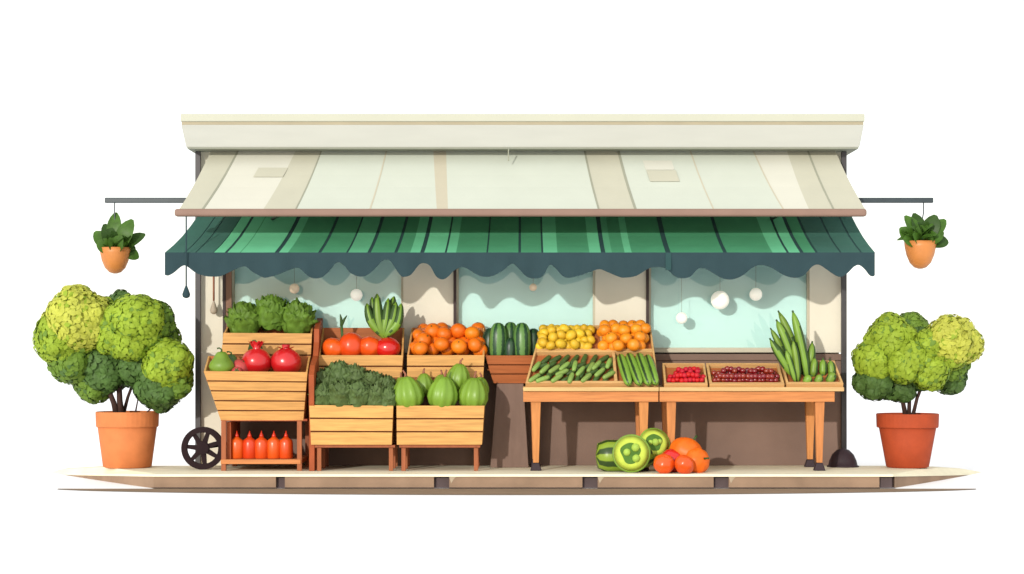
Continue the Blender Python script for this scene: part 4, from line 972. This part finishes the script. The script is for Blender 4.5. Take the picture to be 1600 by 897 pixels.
cutmarrow(Vector((X(986.5, YP - .1), YP - .1, PZ + .178)), .178, .22, R(-8), R(-6), 'cut marrow half showing its seeds at the front of the pavement heap', [(-.22, .05, .2), (.26, -.26, .21), (.22, .3, .22)], None)
cutmarrow(P(1023, 692, YP + .12), .15, .2, R(14), R(-22), 'second cut marrow half tilted up behind the front one', [(-.3, .0, .16), (.02, .0, .24), (.3, .05, .16)], None)
RO2 = RO
OG = fruit_kind('orange_tomato', sph(12, .88), 'osq', 'orange tomato', 'tomato', 8, .06, add_stub, 32)
PG = 'orange tomatoes on the pavement'
def gput(kind, px, r, Y, label, rot=(0, 0, 0), lift=0): kind.put(Vector((X(px, Y), Y, PZ + r * .86 + lift)), rot, r, label, PG)
gput(OG, 1072, .165, YP + .05, 'biggest orange tomato on the pavement heap', (.3, .5, 1), .03)
gput(OG, 1089, .125, YP - .08, 'orange tomato at the table end of the pavement heap', (1.2, .8, .4))
gput(TOM, 1050, .12, YP - .02, 'red tomato wedged behind the small orange one on the pavement', (.8, .4, 2))
gput(RO, 1037.5, .1, YP - .2, 'small orange tomato at the front beside the cut marrow', (.6, .2, 0))
gput(RO, 1069, .095, YP - .24, 'small orange tomato in front of the biggest one', (.5, .6, 1))

# --- weight at the foot of the post
m = MB(); c = Vector((X(1317, -.28), -.28, PZ))
m.lathe([(.155, 0), (.155, .012), (.142, .016), (.132, .06), (.105, .12), (.06, .165), (.01, .18)], c, 28)
solo(m, 'post_weight', 'foot', 'dark domed weight at the foot of the corner post', 'weight', smooth=True)

# ------------------------------------------------------------------ light, world, camera
EL, AZ = R(12.5), R(23)
d = Vector((math.sin(AZ) * math.cos(EL), math.cos(AZ) * math.cos(EL), -math.sin(EL)))
sl = bpy.data.lights.new('sun', 'SUN'); sl.energy = 2.75; sl.angle = R(1); sl.color = (1, .965, .9)
so = bpy.data.objects.new('sun', sl); COL.objects.link(so); so.rotation_euler = d.to_track_quat('-Z', 'Y').to_euler()
wd = bpy.data.worlds.new('World'); sc.world = wd; wd.use_nodes = True
N = wd.node_tree.nodes; L = wd.node_tree.links; N.clear()
sky = N.new('ShaderNodeTexSky'); sky.sky_type = 'NISHITA'; sky.sun_disc = False; sky.sun_elevation = EL; sky.sun_rotation = R(203)
b1 = N.new('ShaderNodeBackground'); b1.inputs[1].default_value = .05; L.new(sky.outputs[0], b1.inputs[0])
b2 = N.new('ShaderNodeBackground'); b2.inputs[0].default_value = (1, .99, .985, 1); b2.inputs[1].default_value = 1.1
ad = N.new('ShaderNodeAddShader'); L.new(b1.outputs[0], ad.inputs[0]); L.new(b2.outputs[0], ad.inputs[1])
ow = N.new('ShaderNodeOutputWorld'); L.new(ad.outputs[0], ow.inputs[0])
cd_ = bpy.data.cameras.new('camera'); cam = bpy.data.objects.new('camera', cd_); COL.objects.link(cam)
cam.location = CAM; cam.rotation_euler = (R(90), 0, 0)
cd_.sensor_width = 36; cd_.lens = 36 * FPX / 1600; cd_.shift_y = (HOR - 448.5) / 1600; cd_.clip_end = 4000; cd_.clip_start = .1
sc.camera = cam
sc.view_settings.view_transform = 'Standard'; sc.view_settings.look = 'None'; sc.view_settings.exposure = 0; sc.view_settings.gamma = 1; sc.view_settings.use_curve_mapping = False
sc.render.resolution_x = 1024; sc.render.resolution_y = 574
